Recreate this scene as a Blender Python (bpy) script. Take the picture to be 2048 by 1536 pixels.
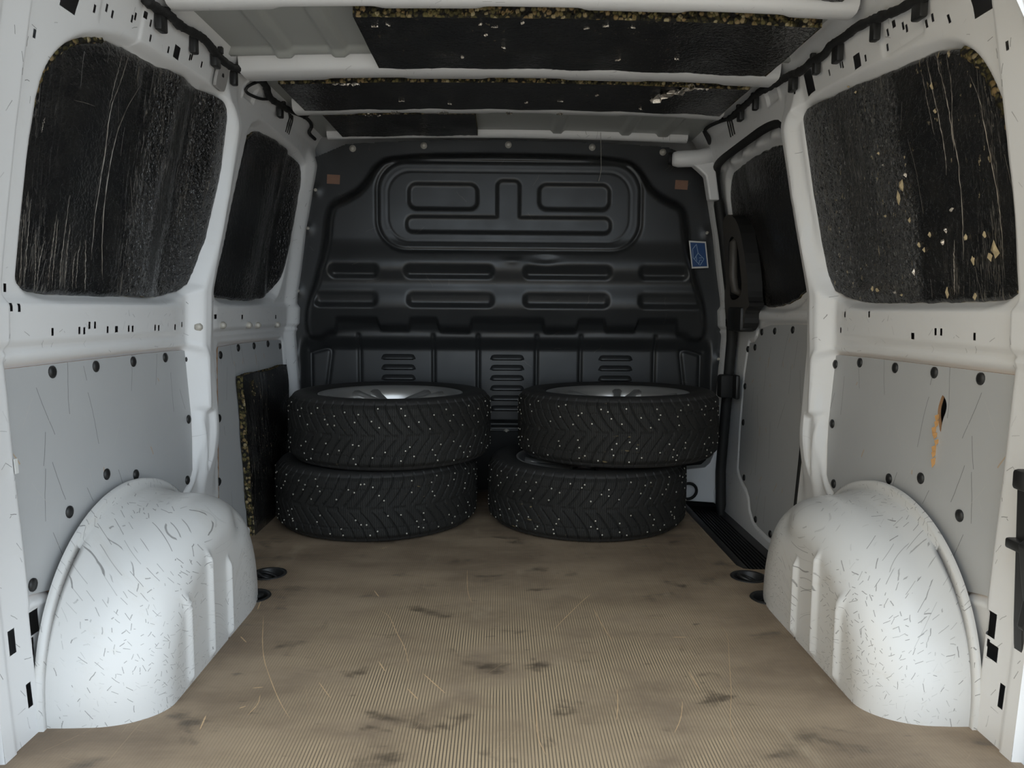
import bpy, bmesh, math, random
import numpy as np
from mathutils import Vector, Matrix

SC = bpy.context.scene
for _o in list(bpy.data.objects):
    bpy.data.objects.remove(_o)
COL = SC.collection

# ---------------------------------------------------------------- camera, world, exposure
def make_camera():
    f = 1500.0
    psi, th, a = math.atan(24 / f), math.atan(148 / f), math.radians(0.4)
    fw = Vector((math.sin(psi) * math.cos(th), math.cos(psi) * math.cos(th), -math.sin(th)))
    r = Vector((math.cos(psi), -math.sin(psi), 0)); u = r.cross(fw)
    r2 = r * math.cos(a) + u * math.sin(a); u2 = u * math.cos(a) - r * math.sin(a)
    cd = bpy.data.cameras.new('camera'); cd.sensor_fit = 'HORIZONTAL'; cd.sensor_width = 36.0
    cd.lens = f / 2048 * 36.0; cd.clip_start = 0.02; cd.clip_end = 200
    co = bpy.data.objects.new('camera', cd); COL.objects.link(co)
    m = Matrix((r2, u2, -fw)).transposed().to_4x4(); m.translation = Vector((-0.024, 0.0, 0.70))
    co.matrix_world = m
    SC.camera = co
make_camera()

w = bpy.data.worlds.new('World'); SC.world = w; w.use_nodes = True
bg = w.node_tree.nodes['Background']
bg.inputs['Color'].default_value = (0.78, 0.895, 1.0, 1)
bg.inputs['Strength'].default_value = 1.0
SC.view_settings.view_transform = 'Standard'
SC.view_settings.look = 'None'
SC.view_settings.gamma = 1.0
SC.view_settings.use_curve_mapping = False
SC.view_settings.exposure = 1.25
SUN = bpy.data.lights.new('sun', 'SUN'); SUN.energy = 2.6; SUN.angle = math.radians(1.5); SUN.color = (1.0, 0.95, 0.88)
SUNO = bpy.data.objects.new('sun', SUN); COL.objects.link(SUNO)
SUNO.rotation_euler = (math.radians(48), 0, math.radians(130))

# ---- measured positions in metres (y along the van, z up; x across)
L_WIN_REAR = [(1.274,0.722),(1.271,0.793),(1.271,0.891),(1.274,0.972),(1.278,1.044),(1.292,1.088),(1.319,1.122),(1.356,1.151),(1.397,1.172),(1.493,1.201),(1.642,1.214),(1.898,1.23),(2.032,1.224),(2.05,1.181),(2.058,1.079),(2.043,0.959),(2.004,0.825),(1.96,0.724),(1.557,0.723)]
L_HOLES_SMALL = [(1.238,1.127),(1.38,1.219),(1.421,1.236),(1.442,1.233),(1.509,1.25),(1.519,1.258),(1.573,1.265),(1.583,1.24),(1.663,1.244),(1.763,1.261),(1.771,1.264),(1.826,1.265),(1.23,0.73),(1.227,0.699),(1.247,0.698),(1.339,0.656),(1.425,0.656),(1.442,0.655),(1.46,0.665),(1.48,0.665),(1.528,0.655),(1.614,0.655),(1.631,0.654),(1.735,0.654),(1.753,0.653),(1.839,0.653),(1.224,0.14)]
L_HOLES_SQ = [(1.55,1.272),(1.563,0.655),(1.894,0.658),(2.105,0.676),(2.317,0.673),(2.658,0.67)]
L_BIG = [(1.7,1.251),(1.932,1.273),(1.225,0.17),(1.207,0.137),(1.179,0.07),(1.149,0.175),(1.311,1.206)]
L_STUDS = [(1.946,0.651),(2.147,0.651),(2.369,0.647),(2.455,0.645),(2.672,0.642)]
L_CLIPS_REAR = [(1.36,0.583),(1.506,0.582),(1.659,0.581),(1.817,0.58),(1.943,0.568),(1.919,0.415),(1.88,0.265),(1.507,0.363),(1.624,0.336),(1.716,0.271),(1.368,0.323),(1.243,0.231)]
L_CLIPS_FRONT = [(2.171,0.565),(2.321,0.578),(2.469,0.577),(2.616,0.577),(2.755,0.562),(2.123,0.388),(2.083,0.214),(2.193,0.045),(2.063,0.057)]
L_HARNESS = [(-0.708,1.515,1.287),(-0.708,1.563,1.29),(-0.705,1.621,1.298),(-0.707,1.665,1.294),(-0.703,1.729,1.303),(-0.7,1.788,1.309),(-0.704,1.859,1.302),(-0.705,1.952,1.3),(-0.696,2.026,1.316),(-0.691,2.12,1.325),(-0.689,2.206,1.328),(-0.7,2.256,1.308),(-0.696,2.378,1.316),(-0.691,2.493,1.325),(-0.678,2.616,1.34),(-0.685,2.714,1.335),(-0.699,2.697,1.311),(-0.699,2.844,1.311),(-0.699,3.024,1.311)]
L_HCLIPS = [(-0.716,1.593,1.284),(-0.714,1.753,1.293),(-0.711,1.874,1.301),(-0.713,2.004,1.297),(-0.706,2.385,1.311)]
L_LOOP = [(-0.705,2.273,1.308),(-0.712,2.214,1.292),(-0.716,2.095,1.278),(-0.71,2.108,1.299),(-0.692,2.17,1.331)]
R_WIN_REAR = [(1.88,0.722),(1.932,0.808),(1.971,0.99),(1.975,1.117),(1.969,1.205),(1.868,1.213),(1.694,1.2),(1.531,1.187),(1.398,1.174),(1.335,1.157),(1.292,1.129),(1.261,1.089),(1.235,1.03),(1.215,0.96),(1.212,0.842),(1.22,0.722),(1.442,0.72)]
R_HOLES_SMALL = [(1.37,1.219),(1.329,1.202),(1.39,1.216),(1.467,1.24),(1.457,1.232),(1.521,1.247),(1.53,1.222),(1.612,1.228),(1.719,1.248),(1.71,1.245),(1.775,1.248),(1.176,1.106),(1.96,1.258),(1.959,1.267),(1.816,0.695),(1.697,0.696),(1.436,0.664),(1.417,0.664),(1.315,0.659),(1.19,0.153)]
R_HOLES_SQ = [(1.496,1.254),(1.848,0.656),(1.517,0.653)]
R_BIG = [(1.647,1.233),(1.885,1.258),(1.189,0.186),(1.171,0.152),(1.145,0.084),(1.246,1.196)]
R_CLIPS_REAR = [(1.895,0.568),(1.766,0.581),(1.606,0.581),(1.459,0.583),(1.316,0.584),(1.879,0.417),(1.838,0.271),(1.583,0.342),(1.465,0.37),(1.673,0.277),(1.33,0.331),(1.212,0.24)]
R_HARNESS = [(0.716,1.347,1.256),(0.717,1.383,1.253),(0.716,1.414,1.259),(0.715,1.448,1.261),(0.713,1.495,1.27),(0.711,1.541,1.278),(0.708,1.607,1.287),(0.709,1.642,1.286),(0.708,1.683,1.287),(0.707,1.732,1.29),(0.71,1.763,1.281),(0.707,1.836,1.29),(0.709,1.884,1.285),(0.706,1.95,1.296),(0.704,2.024,1.302),(0.702,2.093,1.305),(0.697,2.16,1.314),(0.699,2.263,1.31),(0.699,2.346,1.31),(0.701,2.426,1.307),(0.693,2.512,1.32),(0.686,2.653,1.333),(0.688,2.727,1.329),(0.702,2.677,1.305),(0.709,2.73,1.286),(0.706,2.842,1.296),(0.697,2.961,1.313),(0.687,3.041,1.332)]
R_HCLIPS = [(0.725,1.383,1.248),(0.721,1.536,1.263),(0.719,1.699,1.274),(0.717,1.807,1.281),(0.717,1.947,1.282),(0.71,2.208,1.303),(0.709,2.34,1.305)]
R_TEAR = [(1.423,0.543),(1.413,0.527),(1.413,0.513),(1.419,0.49),(1.418,0.468),(1.425,0.489),(1.43,0.511),(1.426,0.533)]
B_COPPER = [(-0.65,1.18),(0.652,1.172)]
BOLTS = [(-0.576,1.293),(-0.312,1.306),(0.002,1.312),(0.315,1.306),(0.58,1.291)]
EDGEBOLTS = [(-0.746,0.999),(-0.788,0.766),(-0.809,0.525),(-0.815,0.429),(-0.715,1.14),(0.754,0.995),(0.814,0.518)]
STICK = [(0.677,0.962),(0.741,0.959),(0.754,0.862),(0.691,0.859)]
SCRATCHES = [[(0.095,1.582),(0.118,1.633),(0.145,1.686),(0.173,1.743),(0.205,1.799)],[(0.474,1.607),(0.473,1.558),(0.453,1.486),(0.425,1.385),(0.404,1.307),(0.372,1.216),(0.364,1.169),(0.364,1.131)],[(0.347,1.397),(0.348,1.36),(0.35,1.324)],[(0.308,1.284),(0.292,1.227),(0.269,1.181)],[(0.045,1.319),(0.041,1.217),(0.041,1.165),(0.052,1.121)],[(0.351,1.55),(0.381,1.55)],[(0.197,1.33),(0.189,1.269),(0.179,1.222)],[(0.199,1.71),(0.206,1.62),(0.218,1.531)],[(-0.302,1.695),(-0.274,1.663),(-0.248,1.578),(-0.216,1.494),(-0.201,1.418)],[(-0.362,1.355),(-0.344,1.325),(-0.327,1.297)],[(-0.457,1.309),(-0.45,1.276),(-0.457,1.239)],[(-0.479,1.262),(-0.47,1.27)],[(-0.479,1.333),(-0.46,1.337)],[(-0.577,1.554),(-0.554,1.524)],[(-0.193,1.331),(-0.168,1.291)],[(-0.17,1.389),(-0.121,1.313)],[(-0.11,1.969),(-0.103,1.809),(-0.088,1.738)],[(-0.263,1.438),(-0.244,1.398)],[(-0.562,1.663),(-0.506,1.473),(-0.451,1.355),(-0.41,1.275),(-0.381,1.229)],[(-0.37,2.149),(-0.354,2.164)],[(-0.596,1.752),(-0.587,1.699)],[(-0.336,1.819),(-0.317,1.777)],[(-0.521,1.195),(-0.528,1.239)]]
CREASES_L = [[(1.559,1.204),(1.543,1.146),(1.515,1.086),(1.524,1.007),(1.52,0.93),(1.515,0.881),(1.514,0.793)],[(1.622,1.159),(1.57,1.086),(1.552,1.023),(1.544,0.924),(1.547,0.835),(1.559,0.755)],[(1.53,1.19),(1.517,1.134),(1.51,1.08)],[(1.489,0.83),(1.501,0.733)],[(1.389,1.066),(1.428,1.071),(1.458,1.073)],[(1.321,1.019),(1.316,0.993)],[(1.29,0.853),(1.294,0.778),(1.296,0.73)],[(1.304,0.864),(1.305,0.779),(1.308,0.73)],[(1.322,0.832),(1.332,0.781),(1.337,0.731)],[(1.352,0.822),(1.341,0.782),(1.344,0.731)],[(1.376,0.87),(1.374,0.783),(1.374,0.732)],[(1.382,0.86),(1.385,0.784),(1.388,0.732)],[(1.411,0.904),(1.408,0.786),(1.414,0.733)],[(1.424,0.852),(1.426,0.787),(1.429,0.733)],[(1.459,0.807),(1.451,0.788),(1.456,0.734)],[(1.47,0.827),(1.464,0.79),(1.468,0.735)]]
CREASES_R = [[(1.32,1.107),(1.3,1.06),(1.296,1.009),(1.289,0.942),(1.281,0.891),(1.279,0.832),(1.282,0.791)],[(1.378,1.158),(1.373,1.097),(1.393,1.032),(1.383,0.968),(1.387,0.888),(1.392,0.798)],[(1.41,1.173),(1.403,1.132),(1.392,1.076),(1.393,0.996)],[(1.443,1.171),(1.436,1.114),(1.423,1.039),(1.424,0.957)],[(1.417,0.837),(1.426,0.734)],[(1.463,1.159),(1.458,1.102),(1.448,1.035)]]
FLECKS_R = [(1.572,0.961,11,16),(1.586,0.94,6,18),(1.555,0.98,6,8),(1.552,0.889,4,8),(1.527,0.837,4,7),(1.489,0.853,5,7),(1.438,0.857,5,8),(1.299,0.809,13,22),(1.316,0.797,8,10),(1.363,0.796,6,12),(1.45,0.835,6,10),(1.363,0.729,7,9),(1.447,0.74,5,14),(1.511,0.826,4,7),(1.417,0.892,8,7),(1.434,1.076,5,7),(1.434,1.121,5,10),(1.716,0.751,10,6),(1.641,0.744,9,6),(1.611,0.738,6,5),(1.738,0.754,5,8),(1.644,0.909,6,5),(1.63,1.014,4,4),(1.644,1.041,4,4),(1.379,0.838,5,9),(1.325,0.837,4,8),(1.555,0.783,4,10),(1.735,1.206,5,3),(1.706,1.185,4,5)]

# ---------------------------------------------------------------- node helpers
class NT:
    def __init__(self, name):
        self.m = bpy.data.materials.new(name); self.m.use_nodes = True
        self.t = self.m.node_tree; self.b = self.t.nodes['Principled BSDF']
    def n(self, kind, ins=None, out=0, **at):
        nd = self.t.nodes.new('ShaderNode' + kind)
        for k, v in at.items(): setattr(nd, k, v)
        for k, v in (ins or {}).items():
            s = nd.inputs[k]
            if isinstance(v, bpy.types.NodeSocket): self.t.links.new(v, s)
            else: s.default_value = v
        return nd.outputs[out]
    def math(self, op, a, b=0.0, c=0.0, clamp=False):
        return self.n('Math', {0: a, 1: b, 2: c}, operation=op, use_clamp=clamp)
    def step(self, v, lo, hi):
        return self.n('MapRange', {'Value': v, 'From Min': lo, 'From Max': hi, 'To Min': 0.0, 'To Max': 1.0}, interpolation_type='SMOOTHSTEP')
    def mix(self, f, a, b, mode='MIX'):
        nd = self.t.nodes.new('ShaderNodeMix'); nd.data_type = 'RGBA'; nd.blend_type = mode
        for k, v in ((0, f), (6, a), (7, b)):
            if isinstance(v, bpy.types.NodeSocket): self.t.links.new(v, nd.inputs[k])
            else: nd.inputs[k].default_value = v if k == 0 else (tuple(v) + (1,))[:4]
        return nd.outputs[2]
    def uv(self, sx=1.0, sy=1.0, rot=0.0, obj=False):
        v = self.n('TexCoord', out=3 if obj else 2)
        return self.n('Mapping', {'Vector': v, 'Scale': (sx, sy, sx if obj else 1.0), 'Rotation': (0, 0, rot)})
    def noise(self, v, scale, detail=3.0, rough=0.55, dist=0.0, out=0):
        return self.n('TexNoise', {'Vector': v, 'Scale': scale, 'Detail': detail, 'Roughness': rough, 'Distortion': dist}, out=out)
    def dashes(self, scale, length, width, density, angle=0.0, spread=1.0, warp=0.15, base=None):
        """short scratch strokes scattered over the metre-true UV map"""
        v = base if base is not None else self.uv()
        wv = self.n('TexNoise', {'Vector': v, 'Scale': scale * 1.3, 'Detail': 2.0}, out=1)
        v = self.n('VectorMath', {0: v, 'Scale': scale}, operation='SCALE')
        wv = self.n('VectorMath', {0: wv, 'Scale': warp}, operation='SCALE')
        v = self.n('VectorMath', {0: v, 1: wv}, operation='ADD')
        vn = self.t.nodes.new('ShaderNodeTexVoronoi'); vn.voronoi_dimensions = '2D'; vn.inputs['Scale'].default_value = 1.0
        self.t.links.new(v, vn.inputs['Vector'])
        loc = self.n('VectorMath', {0: v, 1: vn.outputs['Position']}, operation='SUBTRACT')
        sep = self.t.nodes.new('ShaderNodeSeparateColor'); self.t.links.new(vn.outputs['Color'], sep.inputs[0])
        ang = self.math('MULTIPLY_ADD', self.math('SUBTRACT', sep.outputs[0], 0.5), math.pi * spread, angle)
        ro = self.n('VectorRotate', {'Vector': loc, 'Angle': ang}, rotation_type='Z_AXIS')
        xy = self.t.nodes.new('ShaderNodeSeparateXYZ'); self.t.links.new(ro, xy.inputs[0])
        ax = self.math('ABSOLUTE', xy.outputs[0]); ay = self.math('ABSOLUTE', xy.outputs[1])
        ln = self.math('MULTIPLY', self.math('ADD', sep.outputs[2], 0.25), length)
        mx = self.math('LESS_THAN', ax, ln)
        my = self.n('MapRange', {'Value': ay, 'From Min': width * .4, 'From Max': width, 'To Min': 1.0, 'To Max': 0.0})
        pr = self.math('LESS_THAN', sep.outputs[1], density)
        return self.math('MULTIPLY', self.math('MULTIPLY', mx, my), pr)
    def set(self, color=None, rough=None, metal=None, normal=None, spec=None, coat=None):
        for k, v in (('Base Color', color), ('Roughness', rough), ('Metallic', metal), ('Normal', normal), ('Specular IOR Level', spec), ('Coat Weight', coat)):
            if v is None: continue
            if isinstance(v, bpy.types.NodeSocket): self.t.links.new(v, self.b.inputs[k])
            else: self.b.inputs[k].default_value = (tuple(v) + (1,))[:4] if isinstance(v, (tuple, list)) else v
        return self.m
    def bump(self, h, strength=0.3, dist=0.002, normal=None):
        d = {'Height': h, 'Strength': strength, 'Distance': dist}
        if normal is not None: d['Normal'] = normal
        return self.n('Bump', d)

def plain(name, color, rough=0.5, metal=0.0, var=0.12, scale=30.0, bump=0.0, spec=0.5):
    t = NT(name); v = t.uv(obj=True)
    nz = t.noise(v, scale, 4.0)
    dk = tuple(c * (1 - var) for c in color); lt = tuple(min(1, c * (1 + var)) for c in color)
    c = t.mix(nz, dk, lt)
    nm = t.bump(t.noise(v, scale * 6, 3.0), bump, 0.002) if bump else None
    return t.set(c, rough, metal, nm, spec)

def paint(name, base, scratch=0.25, heavy=False):
    t = NT(name); v = t.uv()
    d1 = t.noise(v, 3.0, 5.0, 0.6); d2 = t.noise(v, 14.0, 6.0, 0.7)
    dirt = t.step(d2, 0.55, 0.8)
    c = t.mix(t.math('MULTIPLY', dirt, 0.30 if heavy else 0.12), base, (0.50, 0.44, 0.34))
    patch = t.step(d1, 0.42, 0.62)
    s1 = t.dashes(38, 0.34, 0.034, scratch * (1.0 if heavy else 1.0), 1.4, 0.9, 0.18)
    if heavy:
        s2 = t.dashes(62, 0.40, 0.06, 0.75, 1.3, 0.9, 0.2)
        s2 = t.math('MULTIPLY', s2, patch)
        s3 = t.dashes(10, 0.35, 0.006, 0.06, 1.35, 0.3, 0.1)
        spots = t.step(t.noise(v, 95.0, 2.0), 0.75, 0.78)
        s = t.math('MAXIMUM', t.math('MAXIMUM', s1, s2), t.math('MAXIMUM', t.math('MULTIPLY', s3, 0.6), spots))
        s = t.math('MULTIPLY', s, 0.72)
    else:
        s = t.math('MULTIPLY', t.math('MULTIPLY', s1, patch), 0.75)
    c = t.mix(s, c, (0.13, 0.125, 0.12))
    rg = t.n('MapRange', {'Value': d2, 'From Min': 0.3, 'From Max': 0.75, 'To Min': 0.28, 'To Max': 0.34})
    nm = t.bump(t.noise(v, 7.0, 2.0), 0.10, 0.006) if heavy else t.bump(t.noise(v, 260.0, 1.0), 0.03, 0.0005)
    return t.set(c, rg, 0.0, nm, 0.5)

def foil(name, warm=0.0, streaks=0.5, spots=0.0, horizontal=False, zones=((0, 9, 0.5),)):
    """black foil facing: pebbled crinkle, long drawn creases, torn flecks"""
    t = NT(name); v = t.uv()
    g = t.noise(v, 95.0, 2.0, 0.5, 0.9)
    g2 = t.noise(v, 16.0, 3.0)
    if horizontal: vs = t.uv(4.0, 60.0)
    else: vs = t.uv(60.0, 4.0)
    st = t.noise(vs, 1.0, 4.0, 0.65, 0.6)
    zone = t.step(t.noise(t.uv(5.0, 1.2) if not horizontal else t.uv(1.2, 5.0), 1.0, 2.0), 0.46, 0.62)
    line = t.math('SUBTRACT', 1.0, t.step(t.math('ABSOLUTE', t.math('SUBTRACT', st, 0.5)), 0.004, 0.012))
    line = t.math('MULTIPLY', line, zone)
    line = t.math('MULTIPLY', line, streaks)
    ds = t.dashes(11, 0.5, 0.007, 0.45, 1.57 if not horizontal else 0.0, 0.25, 0.12)
    line = t.math('MAXIMUM', line, t.math('MULTIPLY', ds, streaks * 0.9))
    c = t.mix(t.step(g2, 0.35, 0.7), (0.011, 0.011, 0.0115), (0.020, 0.0195, 0.0185))
    c = t.mix(line, c, (0.42, 0.38, 0.32))
    rg = 0.22
    metal = t.math('MULTIPLY', line, 0.6)
    if spots:
        sv = t.uv(1.7, 0.8)
        sp = t.step(t.noise(sv, 38.0, 4.0, 0.62), 0.63, 0.67)
        cl = t.step(t.noise(t.uv(5.0, 2.0), 1.0, 2.0), 0.44, 0.54)
        sp = t.math('MULTIPLY', t.math('MULTIPLY', sp, cl), spots)
        chip = t.n('TexVoronoi', {'Vector': v, 'Scale': 170.0}, out=1)
        chipc = t.mix(t.n('SeparateColor', {0: chip}), (0.10, 0.075, 0.035), (0.55, 0.46, 0.30))
        c = t.mix(sp, c, chipc)
    h = t.math('ADD', t.math('MULTIPLY', g, 1.0), t.math('MULTIPLY', line, 0.5))
    xyz = t.t.nodes.new('ShaderNodeSeparateXYZ'); t.t.links.new(v, xyz.inputs[0])
    yy = t.math('ADD', xyz.outputs[0], t.math('MULTIPLY', t.math('SUBTRACT', t.noise(v, 6.0, 2.0), 0.5), 0.10))
    yy = t.math('ADD', yy, t.math('MULTIPLY', t.math('SUBTRACT', xyz.outputs[1], 0.9), -0.12))
    amp = 0.12
    for y0, y1, a in zones:
        zz = t.math('MULTIPLY', t.step(yy, y0 - .03, y0 + .03), t.math('SUBTRACT', 1.0, t.step(yy, y1 - .03, y1 + .03)))
        amp = t.math('MULTIPLY_ADD', zz, a, amp)
    h = t.math('MULTIPLY', h, amp)
    nm = t.bump(h, 1.0, 0.016)
    nm = t.bump(g2, 0.25, 0.01, nm)
    nm = t.bump(st, 0.12, 0.004, nm)
    return t.set(c, rg, metal, nm, 0.9)

def foam(name):
    t = NT(name); v = t.uv(obj=True)
    vn = t.t.nodes.new('ShaderNodeTexVoronoi'); vn.inputs['Scale'].default_value = 105.0
    t.t.links.new(v, vn.inputs['Vector'])
    se = t.t.nodes.new('ShaderNodeSeparateColor'); t.t.links.new(vn.outputs['Color'], se.inputs[0])
    r = t.t.nodes.new('ShaderNodeValToRGB'); t.t.links.new(se.outputs[0], r.inputs[0])
    e = r.color_ramp.elements; e[0].position = 0; e[0].color = (0.012, 0.012, 0.010, 1); e[1].position = 1; e[1].color = (0.34, 0.29, 0.17, 1)
    for p, cc in ((0.3, (0.06, 0.052, 0.022, 1)), (0.55, (0.13, 0.11, 0.045, 1)), (0.8, (0.22, 0.15, 0.07, 1))):
        q = e.new(p); q.color = cc
    edge = t.step(vn.outputs['Distance'], 0.45, 0.72)
    c = t.mix(edge, r.outputs[0], (0.015, 0.014, 0.012))
    h = t.math('SUBTRACT', 1.0, vn.outputs['Distance'])
    return t.set(c, 0.85, 0.0, t.bump(h, 0.9, 0.006), 0.2)

def grey_panel(name):
    t = NT(name); v = t.uv()
    n1 = t.noise(v, 4.0, 4.0)
    c = t.mix(n1, (0.45, 0.46, 0.47), (0.53, 0.535, 0.535))
    dk = t.dashes(9, 0.5, 0.0085, 0.60, 1.5, 0.25, 0.10)
    lt = t.dashes(14, 0.45, 0.014, 0.40, 1.45, 0.5, 0.15)
    og = t.dashes(13, 0.2, 0.03, 0.16, 1.3, 0.5, 0.3)
    c = t.mix(t.math('MULTIPLY', dk, 0.75), c, (0.07, 0.07, 0.07))
    c = t.mix(t.math('MULTIPLY', lt, 0.55), c, (0.55, 0.54, 0.52))
    c = t.mix(t.math('MULTIPLY', og, 0.6), c, (0.50, 0.32, 0.14))
    return t.set(c, 0.42, 0.0, t.bump(t.noise(v, 300.0, 2.0), 0.05, 0.0006), 0.45)

def floor_mat(name):
    t = NT(name); v = t.uv()
    sx = t.t.nodes.new('ShaderNodeSeparateXYZ'); t.t.links.new(v, sx.inputs[0])
    X, Y = sx.outputs[0], sx.outputs[1]
    wob = t.noise(v, 3.0, 2.0)
    ph = t.math('MULTIPLY', t.math('ADD', X, t.math('MULTIPLY', wob, 0.0015)), 2 * math.pi / 0.0056)
    rib = t.math('SINE', ph)
    cross = t.math('SINE', t.math('MULTIPLY', Y, 2 * math.pi / 0.0048))
    # worn lane down the middle where the cargo is dragged over the ribbed coating
    wx = t.math('SUBTRACT', 1.0, t.step(t.math('ABSOLUTE', t.math('SUBTRACT', X, 0.02)), 0.22, 0.62))
    wy = t.math('SUBTRACT', 1.0, t.step(Y, 1.55, 2.05))
    wear = t.math('MULTIPLY', wx, wy)
    wear = t.math('MULTIPLY', wear, t.step(t.noise(v, 6.0, 4.0, 0.6), 0.25, 0.65))
    broad = t.noise(t.uv(1.0, 2.2), 3.2, 6.0, 0.62)
    c = t.mix(t.step(broad, 0.3, 0.7), (0.195, 0.143, 0.098), (0.345, 0.262, 0.180))
    c = t.mix(t.math('MULTIPLY', wear, 0.7), c, (0.60, 0.455, 0.285))
    groove = t.step(rib, 0.05, 0.9)
    groove = t.math('MULTIPLY', groove, t.math('MULTIPLY_ADD', wear, 0.95, 0.08))
    c = t.mix(groove, c, (0.115, 0.09, 0.066))
    gx = t.math('MULTIPLY', t.step(cross, 0.4, 1.0), t.math('MULTIPLY', wear, 0.14))
    c = t.mix(gx, c, (0.10, 0.08, 0.06))
    # oily stains, grime blots
    bl = t.step(t.noise(t.uv(6.5, 11.0), 1.0, 4.0, 0.6, 0.3), 0.57, 0.72)
    bl2 = t.step(t.noise(t.uv(16.0, 30.0), 1.0, 2.0), 0.68, 0.78)
    bl = t.math('MAXIMUM', t.math('MULTIPLY', bl, 0.75), t.math('MULTIPLY', bl2, 0.6))
    c = t.mix(bl, c, (0.062, 0.048, 0.036))
    pale = t.step(t.noise(t.uv(7.0, 4.0), 1.0, 4.0, 0.6), 0.60, 0.75)
    c = t.mix(t.math('MULTIPLY', pale, 0.30), c, (0.54, 0.44, 0.31))
    sc = t.dashes(7, 0.4, 0.006, 0.30, 1.3, 0.6, 0.10)
    c = t.mix(t.math('MULTIPLY', sc, 0.35), c, (0.46, 0.33, 0.20))
    sc2 = t.dashes(26, 0.35, 0.02, 0.25, 0.0, 2.0, 0.15)
    c = t.mix(t.math('MULTIPLY', sc2, 0.35), c, (0.42, 0.31, 0.2))
    nm = t.bump(rib, 0.25, 0.0008)
    nm = t.bump(broad, 0.1, 0.004, nm)
    rg = t.n('MapRange', {'Value': bl, 'From Min': 0.0, 'From Max': 0.6, 'To Min': 0.62, 'To Max': 0.42})
    return t.set(c, rg, 0.0, nm, 0.35)

def bulk_mat(name):
    t = NT(name); v = t.uv()
    n1 = t.noise(v, 5.0, 5.0, 0.6)
    c = t.mix(n1, (0.018, 0.0195, 0.0205), (0.031, 0.0315, 0.032))
    d = t.dashes(16, 0.4, 0.02, 0.10, 0.5, 1.4, 0.5)
    c = t.mix(t.math('MULTIPLY', d, 0.35), c, (0.16, 0.14, 0.12))
    rg = t.n('MapRange', {'Value': t.noise(v, 9.0, 4.0), 'From Min': 0.3, 'From Max': 0.7, 'To Min': 0.30, 'To Max': 0.42})
    return t.set(c, rg, 0.0, t.bump(t.noise(v, 420.0, 2.0), 0.06, 0.0006), 0.5)

def tread_mat(name):
    t = NT(name); v = t.uv()
    sx = t.t.nodes.new('ShaderNodeSeparateXYZ'); t.t.links.new(v, sx.inputs[0])
    n1 = t.noise(v, 9.0, 4.0)
    zig = t.math('MULTIPLY', t.math('SINE', t.math('MULTIPLY', sx.outputs[1], 520.0)), 0.5)
    sip = t.math('SINE', t.math('ADD', t.math('MULTIPLY', sx.outputs[0], 2 * math.pi / 0.0066), zig))
    sm = t.step(sip, 0.72, 0.98)
    c = t.mix(n1, (0.014, 0.0135, 0.0125), (0.027, 0.026, 0.023))
    c = t.mix(t.math('MULTIPLY', sm, 0.7), c, (0.006, 0.006, 0.006))
    mud = t.math('MULTIPLY', t.step(t.noise(t.uv(30, 90), 1.0, 3.0), 0.66, 0.72), t.step(t.noise(v, 5.0, 2.0), 0.52, 0.62))
    c = t.mix(t.math('MULTIPLY', mud, 0.7), c, (0.24, 0.18, 0.09))
    return t.set(c, 0.72, 0.0, t.bump(t.math('SUBTRACT', 0.0, sm), 0.6, 0.002), 0.25)

M = {}
M['white'] = paint('white_body_paint', (0.80, 0.80, 0.80), 0.30)
M['arch'] = paint('scuffed_white_paint', (0.68, 0.675, 0.66), 0.5, True)
M['bare'] = plain('pale_primer_sheet', (0.40, 0.41, 0.39), 0.38, 0.0, 0.10, 4.0)
M['grey'] = grey_panel('grey_coated_plywood')
M['plyedge'] = plain('plywood_edge', (0.36, 0.20, 0.10), 0.7, 0, 0.3, 60)
M['splinter'] = plain('fresh_splinter_wood', (0.50, 0.27, 0.10), 0.8, 0, 0.3, 80)
M['floor'] = floor_mat('ribbed_brown_film')
M['bulk'] = bulk_mat('dark_moulded_bulkhead')
M['foilA'] = foil('black_foil_creased', 0, 0.42, 0, False, ((1.66, 1.78, 0.9), (1.86, 2.2, 1.3)))
M['foilB'] = foil('black_foil_plain', 0, 0.15, 0, False, ((2.55, 2.62, 0.6), (2.66, 3.0, 0.9)))
M['foilC'] = foil('black_foil_torn', 0, 0.36, 0.95, False, ((1.55, 2.2, 0.9),))
M['foilR'] = foil('black_foil_roof', 0, 0.08, 0.25, True, ((-9, 9, 0.06),))
M['foam'] = foam('rebonded_foam_chips')
M['tread'] = tread_mat('siped_tread_rubber')
M['rubber'] = plain('sidewall_rubber', (0.022, 0.021, 0.020), 0.62, 0, 0.25, 25, 0.1)
M['stud'] = plain('steel_stud', (0.60, 0.57, 0.50), 0.4, 0.7, 0.1)
M['alloy'] = plain('silver_alloy', (0.62, 0.61, 0.59), 0.30, 0.75, 0.08, 12)
M['black'] = plain('black_plastic', (0.016, 0.016, 0.016), 0.45, 0, 0.2, 40, 0.05)
M['blackmatt'] = plain('black_matt_rubber', (0.013, 0.013, 0.013), 0.7, 0, 0.2, 40, 0.1)
M['harness'] = plain('black_cloth_tape', (0.012, 0.012, 0.012), 0.7, 0, 0.3, 90, 0.3)
M['seal'] = plain('weather_seal_rubber', (0.045, 0.042, 0.038), 0.6, 0, 0.3, 30, 0.1)
M['browngrey'] = plain('grey_brown_plastic', (0.075, 0.068, 0.060), 0.5, 0, 0.15, 30)
M['bolt'] = plain('dull_zinc', (0.55, 0.52, 0.46), 0.45, 0.2, 0.15, 60)
M['stickw'] = plain('white_vinyl', (0.62, 0.61, 0.58), 0.45, 0, 0.05)
M['stickb'] = plain('blue_vinyl', (0.012, 0.055, 0.17), 0.4, 0, 0.1)
M['stickl'] = plain('pale_blue_print', (0.26, 0.36, 0.50), 0.45, 0, 0.05)
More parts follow.
